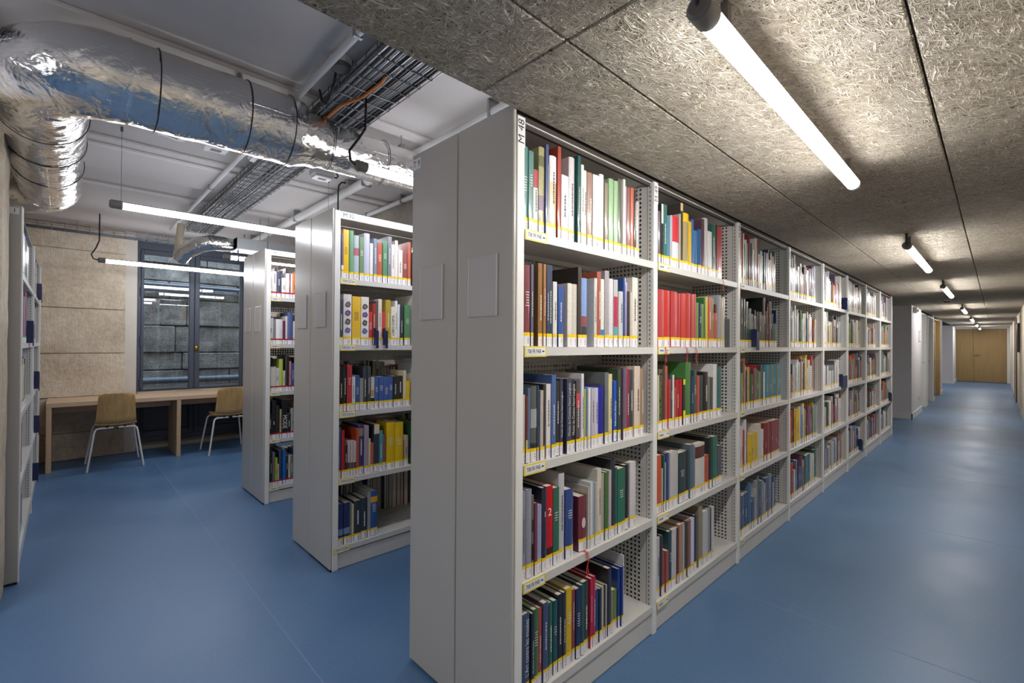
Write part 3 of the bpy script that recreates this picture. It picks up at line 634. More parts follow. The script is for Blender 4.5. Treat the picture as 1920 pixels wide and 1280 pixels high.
# book lists: offset mm, width mm, height mm, colour, marks
BOOKS={
('M48',0):'''53 31 286 5f8c87 L
85 23 278 5f8c87 L
111 25 222 e0dcd4 l 0:.16:7a3440 .72:1:b04048
139 29 309 aaa578 .28:.45:8a7a88 .78:.9:6a6a4a
170 13 324 555f8c 
184 9.7 256 969682 
194 36.7 294 e1cdaa .68:1:e4e0ea l
236 18 342 af4b3c 
259 40 242 e1e1f0 l
304 33 320 d7d2d7 D
354 17 366 285f5a l
372 16.7 308 ebe6e1 D
389 22.7 292 e4e6dc D
413 32 290 a58273 D
450 43 292 f5f5f5 
497 30 306 e6e8e4 
531 24 278 8c826e 
556 35 302 96b98c 
594 30 302 96b98c 
629 29 320 5a5a50 
659 16 324 e6e6dc 
676 16 300 beafb9 
694 27 298 8c5550 
723 25 304 be644b 
750 15 300 323232 l
766 28 254 afaaa5 ''',
('M48',1):'''52 11.7 274 823c46 
64 31.7 277 7d3741 L
97 12 282 5f647d l
138 22.7 292 966e41 D
161 13.4 291 a57346 D
175 13.4 290 23375a l
189 17.7 291 23375a l
211 22 234 e1ded7 D
246 27 223 3255a0 l
295 24 237 e1dcd2 
322 34 237 cdc8be 
357 22 304 37302d 
380 41 266 82a0d7 0:.3:3a3a3e .3:.45:8a4a50
459 18 273 d2cdc8 D
479 27 301 a55a46 l
507 25 274 e1e1dc 0.14:.26:3a80c0
534 31 311 a5a0a5 
567 29 282 d7d7dc 
598 30 281 bebebe 0:.3:5aa0a8 .3:.75:b03050
631 32.7 235 c8c8c8 D
664 16.4 295 2d5096 
681 12.7 277 af96b9 0:.2:e07a28
695 21 240 282628 
717 15 238 c8beb4 
733 44 305 e1dcd2 D''',
('M48',2):'''51 9.7 259 788782 0:.5:4a6a90
61 14.7 233 c8beaa 
77 10 229 692d37 0.18:.35:b8b070
89 12 255 5a6e96 
103 30.7 260 5a5f5a .0:.25:303030 .45:.7:a0a4a0
134 7.7 261 2d466e 
147 15 243 beb4aa 
163 9 263 322d2d 
181 23.7 263 e1dcdc D
205 22.7 294 4b69a0 l
230 22.7 271 2d2d32 l
253 17.7 277 3c4155 T:Musée_du_Cinéma_Henri_Langlois:e6e6ee
289 26 277 41465f T:Musée_du_Cinéma_Henri_Langlois:c8ccd8
316 27 272 28282d T:Musée_du_Cinéma_Henri_Langlois:d8d8d8
344 23 268 5a5050 .62:.82:c04850 l
368 12.2 270 6e6ea0 
381 17.2 292 e1dee1 D
399 8.7 232 b4b450 
408 10.7 239 4678a0 
420 14 235 e6e6eb 
439 25 230 beb9c8 D
465 25 232 cdcddc D
492 36 237 191ea0 
539 27 290 6e7378 
568 25 283 e1d7aa D
600 24 254 1e55be T:Albrecht_Dürer:ffffff
625 23 303 3c503c l
663 29 306 735f78 
694 25 299 b4143c l
721 35 294 3c464b l
759 49 310 e1cdbe l
809 30 298 a0876e D''',
('M48',3):'''50 12.7 281 b99b78 D
63 18.7 297 8c91a5 l
83 26.7 299 9b9baa 
110 10.4 276 6e6969 .2:.4:202020 .55:.7:303030
121 13.7 247 783c46 
137 21 236 a0a5cd 
159 25 290 23283c N:1:f0f0f0
185 35 289 c80514 N:2:f0f0f0 0:.25:40101c
222 32 276 326950 L
255 32 320 c8c8cd D
292 46 254 324b8c L
373 49 210 783440 O
423 11 240 beb9af 
435 15 255 d7d7e1 
451 18 255 96b4b9 
470 15 248 c8afaa 
487 28 297 d7d4c8 D
516 21 272 b4aa9b 
538 21 275 4b733c 
560 19 279 beb9b9 
580 33 319 2d303a 
614 14 279 2d695a 
629 56 271 326e5a L
689 33 276 232023 
726 49 281 d7d4d7 ''',
('M48',4):'''50 18 278 4b414b l
70 36 274 4b5a78 T:L'Art_contre_les_musées:e6e6ee
107 14 268 23232d T:des_chevaux_et_des_hommes:e0e0e0
122 25 272 3c733c L
148 19 268 b44b3c l
169 26 278 415073 l
196 5.7 263 202020 
202 23.7 264 2d6e50 l
227 22 263 235559 L
252 26 275 191923 l
279 17 275 32323c l
299 34 280 e1b90f L
334 16 266 963c3c l
353 28.7 261 233255 L
382 20.7 266 23505a 
404 36 266 374637 l
442 14 271 be1e46 l
458 17 275 be1e46 l
477 22 213 28468c 
501 15.7 211 283232 
517 14.7 213 c8c3a5 
533 10 215 202024 
544 9 213 b9b4b9 
556 23 273 2d2d32 
582 17 163 96876e 
600 35 165 6e8c3c 
637 17 244 2d4696 
655 14 249 233c8c 
670 8 294 d8d8dc ''',
('M49',0):'''72 24 252 554650 
97 18 290 323237 .68:1:e0e4e0
116 33 292 41786e l
151 26 246 5a8ca5 
179 23 250 b9bec8 
203 73.7 258 e8e8ec .5:1:c8323c .0:.12:c8323c
278 14.4 278 bebaaa 
293 26.7 344 464141 .88:1:d2b482
322 61 294 b4a06e .85:1:e8c020
385 33 262 ebbe1e 
419 26 278 466eb4 
447 44 226 4678a0 
492 42 240 325a8c 
535 36 305 5a414b 
572 38 316 d2cdcd 
612 48 250 e1e1e1 
662 57 298 325f55 l
721 15 304 2a2a2a 
738 67 298 b43c41 R''',
('M49',1):'''73 58 273 be464b R
134 58 274 c83732 
195 64 274 be4146 
260 40 269 b9373c 
302 51 272 c8231e R
354 55 278 be3c3c 
410 30 277 be3c41 R
441 30 280 be4b50 
475 27 237 789650 
505 31 234 32375a L
537 23 233 739646 
562 24 270 327341 
588 26 276 e1c33c 
616 42 275 be4b3c l
659 23 272 6e8246 
687 56 242 be5546 .8:1:501c18
750 44 299 a5a5aa 
796 19 289 beb496 
817 23 291 d2cdc3 ''',
('M49',2):'''67 13 262 c8cdaa 
81 34.7 290 6e694b K
117 23.7 307 4b3c37 
141 24 303 be5a4b 
167 21 238 be323c 
190 21 260 3c5055 L
212 18 258 dcdcd2 
231 16 194 b45a4b 
248 35 231 b42832 l
284 32 232 af192d 
324 23 232 3c3732 .88:1:e8dc30 .0:.32:e8dc30
353 59 316 4b8246 
415 24 243 2d415f L
442 33 274 3c555a L
477 28 244 c84b41 
507 49 243 2d464b 
558 62 259 191919 l
625 29 231 82827d 
656 37 226 505a55 
696 49 299 e1dee1 
753 64 283 326e6e ''',
('M49',3):'''64 44 274 cd5a2d 
109 11.7 207 c8beb4 
122 15.7 270 325a4b 
138 17 230 b9c3be 
156 24 271 324182 
181 13 264 9696aa 
196 37 269 cdc8be 
234 47 267 bebcbe 
283 79 252 2d3c37 L
363 39 252 2d2d32 
404 39 277 556e7d 
444 25 263 787887 
471 115 268 d7d2cd .72:.95:5a3028
589 55 191 b9553c 
647 34 280 2d3237 
684 58 281 286e5a 
744 31 210 505550 
777 48 218 5f5c6e ''',
('M49',4):'''62 41 281 c8c6cd D
104 13 287 3c3c41 
119 32 195 a54b41 
152 25 198 af554b 
182 33 281 325055 L
221 49 279 cdcdd2 
272 17 277 64322d 
291 36 286 b98c73 
329 12 279 d0c8b8 
343 28 279 28466e 
374 19 284 7a5a40 
394 27 282 966973 
425 38 282 d7d7e1 
466 29 290 373764 
513 47 325 968c6e 
563 61 283 cdcdcd 
626 24 286 a09baa 
653 24 282 41504b 
679 20 287 d8d8d8 ''',
('M32',0):'''37 6 268 dcc896 
44 11 270 6482af 
59 13.7 266 6e6464 .2:.3:e0e0e0
73 33.7 294 f0be1e L
111 27 294 6ea57d 
139 33 270 b9c3cd .55:.72:b06070
174 27 264 6e9164 L
204 37 294 c8c8e1 
242 20 238 ebe6dc 
264 23 270 8291aa l
289 34 248 be5f46 L
327 31 262 559169 L
363 26 300 82828c l
390 23 254 f0ebe6 D
414 20 282 f0ebe6 
437 30 226 f0e6dc D
468 36 206 96504b L
507 23 286 be5f46 ''',
('M32',1):'''31 21 267 73325f l
53 23.7 269 4b505f l
77 49.7 302 ece8e2 I
129 53 292 f0c33c L
185 50 294 ece8e2 I
236 24 205 c84641 L
262 17.7 257 af4132 l
280 17.7 275 6e5a55 
299 24 288 ebe1d7 l
324 25 210 d24b46 
351 35 287 bea53c l
387 30 245 f0ebd7 T:L'ART_COPTE:202020
418 17 286 f0f0f0 D
436 15 263 e8ecf0 
453 22 254 3c4146 l
486 43 264 5a8c64 L''',
('M32',2):'''31 26 272 ebb91e L
58 21 268 1e2023 l
80 19 267 1e2023 l
100 31 276 b93c41 L
132 22 206 e1e1e6 l
155 26 211 3c5f96 L
182 21.7 194 969691 
204 24.4 264 414850 l
229 21.7 264 464b52 l
252 28 197 d2cdc3 .0:.35:303030 .4:.6:b89a70
281 27 198 4664a5 L
309 33 196 4664a5 L
344 32 195 4664a5 L
378 30 193 4664a5 L
409 29.7 197 323430 l
439 38.7 196 323430 l
479 21 230 e6d7b4 
501 27 162 ebc81e ''',
('M32',3):'''32 40 301 465f91 T:l'islam:aab4c8
73 16.7 282 be1919 
90 18.7 194 3c191e l
110 17 213 cdbebe .08:.4:5a4448
128 15 211 cdbebe .08:.4:5a4448
144 17 209 cdbebe .08:.4:5a4448
163 14 280 cd552d 
178 34 298 3c3c78 l .78:.94:8a8870
213 27.7 291 a596a5 
241 11.7 210 e0d4b0 
254 22.7 180 be5f4b 
277 35.7 292 3c4150 .8:1:d8c8a8
314 24.7 248 46a5af l
339 22.7 218 82555a 
366 59 294 e6be14 L
426 58 287 e6be14 L
485 5 168 6e6469 
490 33 194 c3aa96 D''',
('M32',4):'''36 14 248 d8d8dc D
51 35 244 283264 .25:.4:7890b8
88 36.7 245 283264 .25:.4:7890b8
125 9.7 241 6e7d6e 
136 13 226 d7c391 
151 47 241 2d3741 l
200 39 245 2d3741 l
240 19 275 969ba0 
260 48 274 2d5596 .75:.88:e8a020 L''',
('C',0):'''39 25 212 e8e4e0 
65 31 218 e4e0d8 
98 35 218 4b5069 
136 32.7 169 f0ece6 
169 28.4 210 e8e4e0 
198 7.7 212 8a2830 
207 16 210 e8e4e0 
225 19 216 eb7828 ''',
('C',1):'''37 34 219 dcd8d0 
73 18 211 8a8a8c 
93 52 210 ece8ec 
146 21.7 198 6a2850 
168 15.7 238 e4e0dc 
186 43 273 556496 
231 16 198 e8e4e0 ''',
('C',2):'''38 14 285 463732 
54 29.7 206 e0d8c8 
84 12.7 209 d8d0c0 
98 25 196 dcdce0 
124 29 271 becd5a 
154 16 173 e0d4c0 
171 29.7 295 2a2a2a 
201 17.7 252 cd8c96 
220 22 233 3c5596 ''',
('C',3):'''33 14 302 c8c8c8 
48 19 204 202020 
68 32 314 202226 
102 27 275 2a2a2a 
131 13 239 c8b088 
145 44 319 1e2026 T:MODE:e8e8e8
191 26 196 241c1c 
218 27 240 9a9a9c ''',
('C',4):'''29 11 256 3a3a3a 
41 16 258 1c1c1e 
58 17 272 242426 
76 20 280 6e6e69 
98 20 233 bebe28 
119 8 177 d8d8d8 
128 27 287 323c64 
157 24 289 146ebe 
182 18.7 239 3a3034 
201 16.4 234 d8ccb8 
218 23.7 235 78786e ''',
}

# ================================================================== BOOKS
ORD = 'zeroth first second third fourth fifth sixth seventh eighth ninth tenth eleventh twelfth thirteenth fourteenth fifteenth sixteenth seventeenth eighteenth nineteenth twentieth twenty-first twenty-second twenty-third twenty-fourth twenty-fifth twenty-sixth twenty-seventh twenty-eighth twenty-ninth thirtieth thirty-first thirty-second thirty-third thirty-fourth'.split()
import colorsys
def cname(hx):
    r, g, b = [int(hx[i:i+2], 16)/255 for i in (0, 2, 4)]
    h, s, v = colorsys.rgb_to_hsv(r, g, b); h *= 360
    if s < .14: return 'black' if v < .25 else 'dark grey' if v < .42 else 'grey' if v < .72 else 'white'
    if v < .2: return 'black'
    pre = 'dark ' if v < .45 else 'pale ' if (v > .75 and s < .35) else ''
    if h < 14 or h > 340: n = 'red' if s > .5 else 'mauve' if pre == '' else 'pink'
    elif h < 40: n = ('orange' if s > .7 and v > .75 else 'brown' if v < .7 else 'rust' if s > .5 else 'cream')
    elif h < 66: n = 'yellow' if s > .5 and v > .7 else 'olive' if v < .7 else 'cream'
    elif h < 160: n = 'green'
    elif h < 195: n = 'teal'
    elif h < 250: n = 'blue'
    else: n = 'lilac' if v > .55 else 'purple'
    if pre == 'pale ' and n in ('cream',): pre = ''
    return pre+n
def cover_poly(wd, d, hard):
    # U-shaped board outline, spine towards +x at x=0
    t = min(.0026, wd*.2); P_ = []
    bl = min(.006, wd*.16) if hard else min(.0012, wd*.08)
    n = 6
    P_.append((-d, 0))
    for i in range(n+1):
        a = math.pi*(i/n)
        y = wd*(i/n); P_.append((-bl+bl*math.sin(a), y))
    P_.append((-d, wd)); P_.append((-d, wd-t)); P_.append((-bl-t, wd-t)); P_.append((-bl-t, t)); P_.append((-d, t))
    return P_, t, bl
def book_geo(mb, wd, h, d, hard, mi=0, col=None):
    P_, t, bl = cover_poly(wd, d, hard)
    n = len(P_)
    vs_ = [(p[0], p[1], 0) for p in P_]+[(p[0], p[1], h) for p in P_]
    fs = [(i, (i+1) % n, n+(i+1) % n, n+i) for i in range(n)]
    # end caps of the U: spine strip + two boards
    m1 = len(P_)
    idx_o = list(range(0, 9))          # outer 0..8 : (-d,0), 7 arc pts, (-d,wd)
    # boards: [0,1,(m1-2),(m1-1)] and [7,8,9,10]; spine: 1..7, 10, 11
    caps = [[0, 1, m1-2, m1-1], [7, 8, 9, 10], [1, 2, 3, 4, 5, 6, 7, 10, 11]]
    for c in caps:
        fs.append(tuple(n+i for i in c[::1])); fs.append(tuple(c[::-1]))
    mb.add(vs_, fs, mi, col)
    return t, bl
def spine_patch(mb, wd, bl, z0, z1, off, y0=0, y1=1, mi=0, col=None):
    # strip hugging the (slightly round) spine
    n = 6; V = []
    for i in range(n+1):
        t = y0+(y1-y0)*i/n; a = math.pi*t
        x = -bl+bl*math.sin(a)+off
        V += [(x, wd*t, z0), (x, wd*t, z1)]
    mb.add(V, [(2*i, 2*i+2, 2*i+3, 2*i+1) for i in range(n)], mi, col)
TITLE_M = {}
def tint(hx):
    k = 'print_'+hx
    return mat(k, hx, .45)
nbook = 0
def make_book(x, y, z, wd, h, hx, flags, label, stripe=YEL, group='books on the labelled shelves', d=None, br=None):
    R_ = br or rnd
    hard = wd > .016 and R_.random() < .6
    d = d or min(.262, max(.13, h*R_.uniform(.66, .82)))
    mb = MB(); t, bl = book_geo(mb, wd, h, d, hard)
    o = mb.build('book', COVER); o.location = (x, y, z); o.color = lin(hx)
    tag(o, label, 'book', group)
    # page block
    ins = .003
    pb = MB().box(-d+.004, -bl-t-.0002, t+.0002, wd-t-.0002, .0005, h-(ins if hard else .0008)).build('page_block', PAPER, o)
    lum = sum(int(hx[i:i+2], 16) for i in (0, 2, 4))/3
    zl = R_.choice((.0, .0, .002)); lh = .036
    m_ = MB(); spine_patch(m_, wd, bl, .001+zl, lh+zl, .0005, .03, .97); m_.build('call_label', LABEL, o)
    m_ = MB(); spine_patch(m_, wd, bl, lh+zl, lh+zl+.0115, .0006, .0, 1); m_.build('colour_tape', stripe, o)
    zlo = lh+.016
    fl_ = flags.split()
    for f in fl_:
        if f[0] in '0.' and ':' in f:
            a, b_, c = f.split(':')
            m_ = MB(); spine_patch(m_, wd, bl, max(zlo-.004, h*float(a)), h*float(b_)-.0004, .0003, .0, 1); m_.build('spine_band', tint(c), o)
    ink = 'e2dfd6' if lum < 150 else '55504c'
    for f in fl_:
        if f[0] == 'T':
            _, s, c = f.split(':'); s = s.replace('_', ' ')
            ln = (h-zlo)*.86
            size = min(wd*.72, .03)
            text(s, size, tint(c), o, frame((.0009, wd*.5, zlo+(h-zlo)*.06), (0, 0, 1), (0, -1, 0)), maxw=ln, name='title')
        elif f[0] == 'N':
            _, s, c = f.split(':')
            text(s, wd*1.15, tint(c), o, frame((.001, wd*.5, h*.68), (0, 1, 0), (0, 0, 1)), align='CENTER', name='title')
        elif f == 'L':
            m_ = MB(); zt = h*R_.uniform(.62, .72); 
            for k in range(R_.choice((4, 5, 6))):
                s = R_.uniform(.18, .3)
                spine_patch(m_, wd, bl, zt-.009*k, zt-.009*k+.0028, .0006, .5-s, .5+s)
            m_.build('title', tint(ink), o)
        elif f in 'lD':
            m_ = MB(); z0 = zlo+(h-zlo)*R_.uniform(.12, .3); z1 = z0+(h-zlo)*R_.uniform(.35, .5); q = z0; wdt = .16
            while q < z1:
                q2 = q+R_.uniform(.003, .012); spine_patch(m_, wd, bl, q, min(q2, z1), .0006, .5-wdt*.6, .5+wdt*.6); q = q2+R_.uniform(.0015, .003)
            m_.build('title', tint(ink), o)
        elif f == 'O':
            m_ = MB(); V = [(.0011, wd*.5+.012*math.cos(a*math.pi/10), h*.52+.02*math.sin(a*math.pi/10)) for a in range(20)]
            m_.add(V, [tuple(range(20))]); m_.build('round_emblem', tint('d8c0c4'), o)
            ribbon(o, wd)
        elif f == 'R': ribbon(o, wd)
        elif f == 'K':
            m_ = MB()
            for k in range(16):
                zz_ = zlo+(h-zlo-.03)*k/15; y0_ = R_.uniform(.05, .5)
                spine_patch(m_, wd, bl, zz_, zz_+R_.uniform(.006, .014), .0004, y0_, y0_+R_.uniform(.2, .45))
            m_.build('spine_pattern', tint('33352a'), o)
        elif f == 'I':
            for k, (c, c2) in enumerate((('5a5a58', '8a8a86'), ('6a4a86', '8c78a8'), ('4c4c4c', '8c8c88'), ('5868a8', '8088a0'))):
                zc_ = h*(.80-.17*k); m_ = MB(); rr_ = .018
                V = [(.0011, wd*.48+wd*.36*math.cos(a*math.pi/8)*R_.uniform(.75, 1.05), zc_+rr_*math.sin(a*math.pi/8)*R_.uniform(.8, 1.1)) for a in range(16)]
                m_.add(V, [tuple(range(16))]); m_.build('spine_picture', tint(c), o)
                m_ = MB(); V = [(.0014, wd*.48+wd*.15*math.cos(a*math.pi/5), zc_+rr_*.45*math.sin(a*math.pi/5)) for a in range(10)]
                m_.add(V, [tuple(range(10))]); m_.build('spine_picture', tint(c2), o)
    return o
def ribbon(o, wd):
    for s in (0, 1):
        ln = rnd.uniform(.05, .085)
        y = wd*.5+(.004 if s else -.004); pts = [(-.002, y, .004), (.006, y, .002), (.017, y, .0), (.0215, y, -.012)]
        pts += [(.0215+.002*math.sin(k*1.3), y+.003*math.sin(k*.9+s), -.012-ln*k/6) for k in range(1, 7)]
        m_ = MB(); V = []
        for p in pts: V += [(p[0], p[1]-.0022, p[2]), (p[0], p[1]+.0022, p[2])]
        m_.add(V, [(2*i, 2*i+1, 2*i+3, 2*i+2) for i in range(len(pts)-1)]); m_.build('ribbon', RIB, o)

SHN = ['top', 'second', 'third', 'fourth', 'bottom']
BAYX = {'M48': (XF, YA, 'nearest bay M 48'), 'M49': (XF, YA+.8897, 'second bay M 49'), 'M32': (BXF, BY, 'middle bookcase M 32'), 'C': (CXF, CY, 'M 16')}
stuff = MB()     # every further book, too many and too small to list singly
SM = [COVERS, PAPER, mat('plain_white_label', 'e6e4ea', .35), YEL, REDT, GRNT]
def stuff_book(MW, wd, h, d, hx, stripe=3, label=True):
    m_ = MB(); c = lin(hx)
    hard = wd > .016 and rnd.random() < .6
    t, bl = book_geo(m_, wd, h, d, hard, 0, c)
    m_.box(-d+.004, -bl-t, t, wd-t, .0005, h-(.003 if hard else .001), 1)
    if label:
        spine_patch(m_, wd, bl, .001, .036, .0006, .03, .97, 2)
        spine_patch(m_, wd, bl, .036, .0475, .0007, 0, 1, stripe)
    lum = sum(c[:3])
    if rnd.random() < .6:
        z0 = .06+(h-.06)*rnd.uniform(.1, .4); ic = (.75, .73, .68, 1) if lum < .9 else (.12, .1, .1, 1)
        for k in range(rnd.choice((3, 4, 6, 9))):
            spine_patch(m_, wd, bl, z0, z0+.006, .0008, .38, .62, 0, ic); z0 += .009
            if z0 > h-.02: break
    vs_ = [tuple(MW @ Vector(v)) for v in m_.v]
    o = len(stuff.v); stuff.v += vs_
    stuff.f += [[i+o for i in f] for f in m_.f]; stuff.mi += m_.mi; stuff.col += m_.col
PALETTE = '2b3a5a 33526e 23375a 7d3741 a03038 b8433c 5a2d33 2c5a4a 3c6e50 7a9a6c 1e1e22 2a2a2e 3a3a40 55565c 8c8c90 b4b4b8 d8d4cc e6e2da f0ece6 dcd2be c4b49a a88a68 8a6a4a 6e5040 c8a030 e0bc28 4b69a0 6482af 8ca0c0 b0b4cc 5f8c87 3c6e72 b46a3c c8643a 8a5a74 5a4a6a d8c8c8 e0e0ea c0c8cc 9aa0a8'.split()
WHITEISH = 'e6e2da f0ece6 d8d4cc dcd8e0 c8ccd4 b4b4b8 e0e0ea'.split()
DARKS = '1e1e22 2a2a2e 23375a 2b3a5a 33403c 3a3a40 5a2d33 2c4a42'.split()
def rand_shelf(base, ydir, rz, y0, y1, z, pal, stripe=3, hm=.25, hs=.04, hmax=.345, label=True, recess=.016):
    # base: world point of bay front at y=0 ; local frame rotated by rz
    R_ = Matrix.Translation(base) @ Matrix.Rotation(rz, 4, 'Z')
    y = y0
    while y < y1-.012:
        wd = min(max(.008, rnd.gauss(.024, .010)), .055, y1-y)
        h = min(hmax, max(.17, rnd.gauss(hm, hs)))
        n = 1
        if rnd.random() < .1: n = rnd.choice((2, 3, 4))
        hx = rnd.choice(pal); d = min(.26, max(.13, h*rnd.uniform(.66, .82)))
        for _ in range(n):
            if y+wd > y1: break
            stuff_book(R_ @ Matrix.Translation((-recess+rnd.uniform(-.004, .003), y, z)), wd, h, d, hx, stripe, label)
            y += wd+.0006
for (bay, s), txt in BOOKS.items():
    bx_, by_, bn = BAYX[bay]
    rows = [l.split(' ', 4) for l in txt.strip().split('\n')]
    hmax = .338 if s == 0 else .352
    br = random.Random(len(rows)*31+s*7+ord(bay[-1]))
    for i, t in enumerate(rows):
        off, wd, h, hx = float(t[0])/1000, float(t[1])/1000, min(hmax, float(t[2])/1000), t[3]
        flags = t[4] if len(t) > 4 else ''
        x = bx_-.016+br.uniform(-.004, .003)
        if bay == 'C':
            stuff_book(Matrix.Translation((x, by_+off, SH[s])), wd-.0004, h, min(.25, h*.75), hx, 4)
            if 'MODE' in flags: MODE_AT = (x, by_+off, SH[s], wd, h)
            continue
        size = 'tall' if h > .285 else 'short' if h < .215 else ('thick' if wd > .04 else 'thin' if wd < .016 else 'medium-sized')
        lab = '%s %s book, %s from left on %s shelf of %s' % (size, cname(hx), ORD[i+1], SHN[s], bn)
        make_book(x, by_+off, SH[s], wd-.0004, h, hx, flags, lab, br=br, group='books in '+bn)
# far bays of the corridor row
S50 = {(2, 0): PALETTE, (2, 1): DARKS+['b8935a', 'e6e2da', '2c5a4a'], (2, 2): None, (2, 3): None, (2, 4): '7a8088 5a7a9a 8a6a6a 3c5a80 9a9aa0 b4b4b8 2b4a7a'.split()}
for k in range(2, 8):
    for s in range(5):
        b0 = Vector((XF, YA+PA[k], 0)); hm = (.27, .26, .25, .25, .25)[s]
        end = rnd.uniform(.70, .86); st = .04
        if k == 2 and s in (2, 3):
            rand_shelf(b0, 1, 0, st, .52, SH[s], PALETTE, hm=hm)
            y = .525; seq = (['2f8ca8', '2f8ca8', '8c7a4a']*5)[:11] if s == 2 else ['8e2a2a']*7
            wd = .030 if s == 2 else .042; h = .272 if s == 2 else .262
            for hx in seq:
                stuff_book(Matrix.Translation((XF-.016, YA+PA[k]+y, SH[s])), wd, h, .2, hx); y += wd+.001
            continue
        pal = S50.get((k, s)) or (PALETTE if rnd.random() < .6 else PALETTE+WHITEISH*2)
        if s == 0 and k >= 3: pal = WHITEISH*3+PALETTE
        rand_shelf(b0, 1, 0, st, end, SH[s], pal, hm=hm, hmax=.335 if s == 0 else .345)
        if s == 4 and rnd.random() < .7: pass
# back side of the corridor row, rear halves and hidden remainder of the other rows
for s in range(5):
    rand_shelf(Vector((XB, YW-.04, 0)), 1, math.pi, .06, .98, SH[s], PALETTE, hmax=.33)
    rand_shelf(Vector((BXB, YW-.03, 0)), 1, math.pi, .05, 1.0, SH[s], PALETTE, hmax=.33)
    rand_shelf(Vector((CXB, YW-.03, 0)), 1, math.pi, .05, .9, SH[s], PALETTE, 4, hmax=.33)
    rand_shelf(Vector((BXF, BY, 0)), 1, 0, .545 if s < 4 else .9, .95, SH[s], PALETTE, hmax=.33)
    rand_shelf(Vector((CXF, CY, 0)), 1, 0, .26, .85, SH[s], PALETTE, 4, hmax=.33)
# left bookcase T 1: a few books on each shelf, green tape
for s in range(5):
    b0 = Vector((T1X, T1Y, 0))
    rand_shelf(b0, 1, math.pi/2, .07, (1.05, .8, .7, .55, .6)[s], SH[s], WHITEISH+['3f4a4a', '6a4636', '4b69a0', '8c1e6a', 'd8c8b0', '2a2a30'], 5, hm=.26, hmax=.33)
    rand_shelf(b0, 1, math.pi/2, 1.52, (2.35, 2.2, 2.0, 2.1, 2.0)[s], SH[s], WHITEISH+['23375a', 'e0bc28', '4b69a0', '2a2a30', '8a5a4a', '9fc4cc'], 5, hm=.25, hmax=.33)
so = stuff.build('shelved_books', SM)
tag(so, 'many small distant books filling the farther bays and back shelves', 'books', kind='stuff')
lm = text('MODE', .05, tint('e8e8e8'), so, frame((MODE_AT[0]+.001, MODE_AT[1]+MODE_AT[3]*.5, MODE_AT[2]+.19), (0, 0, -1), (0, 1, 0)), maxw=.11, name='title')

# book ends (bent plastic / metal tongues that project from the shelves)
def book_end(loc, rz, m, label, h=.12, wd=.085, tongue=True):
    # an upright plate beside the last book plus a label tongue over the shelf edge
    e = thing('book_end', label, 'book end', loc, 'book ends', rz)
    MB().cbox(-.14, .03, 0, .003, 0, h, .001).build('plate', m, e)
    MB().box(-.14, -.02, .003, .06, .0002, .0016).build('foot', m, e)
    if tongue: MB().cbox(.026, .030, .003, wd, -.02, h*.85, .001).build('front_flap', m, e)
    return e
book_end((XF-.02, YA+PA[1]+.842, SH[1]), 0, CARDT, 'dark grey metal book end on second shelf of bay M 49', .165, tongue=False)
book_end((XF-.015, YA+PA[2]+.27, SH[1]+.002), 0, NAVY, 'navy book end over second shelf edge of third bay', .115, .05)
for (k, y, s, lab) in ((4, .90, 0, 'navy book end on the top shelf five bays along'), (4, .70, 2, 'wide navy book end on middle shelf five bays along'), (5, .66, 4, 'navy book end on bottom shelf six bays along'), (7, .80, 3, 'navy book end on fourth shelf of the last bay')):
    book_end((XF-.015, YA+PA[k]+y, SH[s]+.001), 0, NAVY, lab, .125, .075 if s != 2 else .2)
for (y, lab) in ((.655, 'left of the two navy book ends in bay M 32'), (.0, '')):
    pass
book_end((BXF-.015, BY+.267, SH[1]+.001), 0, NAVY, 'navy book end after the short red book in bay M 32', .105, .02)
book_end((BXF-.015, BY+.330, SH[1]+.001), 0, NAVY, 'navy book end beside the olive gold book in bay M 32', .105, .02)
for (y, s, lab) in ((.82, 1, 'navy book end at second shelf of the left bookcase'), (2.36, 0, 'navy book end at top shelf far end of left bookcase'), (2.02, 2, 'navy book end at middle shelf far end of left bookcase'), (2.12, 3, 'navy book end at fourth shelf far end of left bookcase'), (2.02, 4, 'navy book end at bottom shelf far end of left bookcase')):
    book_end((T1X-y, T1Y-.012, SH[s]+.001), math.pi/2, NAVY, lab, .15, .11)

# ================================================================== DESK AND CHAIRS
DX0, DX1, DZ = -7.19, -6.56, .70
dk = thing('desk', 'long light oak desk on slab legs below the window', 'desk', (-6.9, .95, 0))
def dpart(mb, name, m): 
    o = mb.build(name, m, dk); o.location = (6.9, -.95, 0); return o
dpart(MB().cbox(DX0, DX1, -.12, .972, DZ-.045, DZ, .002), 'table_top', OAK)
dpart(MB().cbox(-7.44, DX1, .974, 1.90, DZ-.045, DZ, .002).cbox(-7.44, DX0-.001, .655, .972, DZ-.045, DZ, .002), 'table_top', OAK)
dpart(MB().cbox(DX0, DX1-.002, -.118, -.078, .001, DZ-.046, .002), 'slab_leg', OAKV)
dpart(MB().cbox(-7.15, DX1-.002, .952, .992, .001, DZ-.046, .002), 'slab_leg', OAKV)
dpart(MB().cbox(-7.15, DX1-.002, 1.86, 1.90, .001, DZ-.046, .002), 'slab_leg', OAKV)
dpart(MB().cbox(-7.0, -6.98, -.076, .95, DZ-.15, DZ-.047, .002), 'modesty_rail', OAK)
dpart(MB().cbox(-7.0, -6.98, .994, 1.858, DZ-.15, DZ-.047, .002), 'modesty_rail', OAK)
dpart(MB().box(-7.30, -7.24, 1.05, 1.32, DZ, DZ+.0008), 'cable_flap', CARDT)

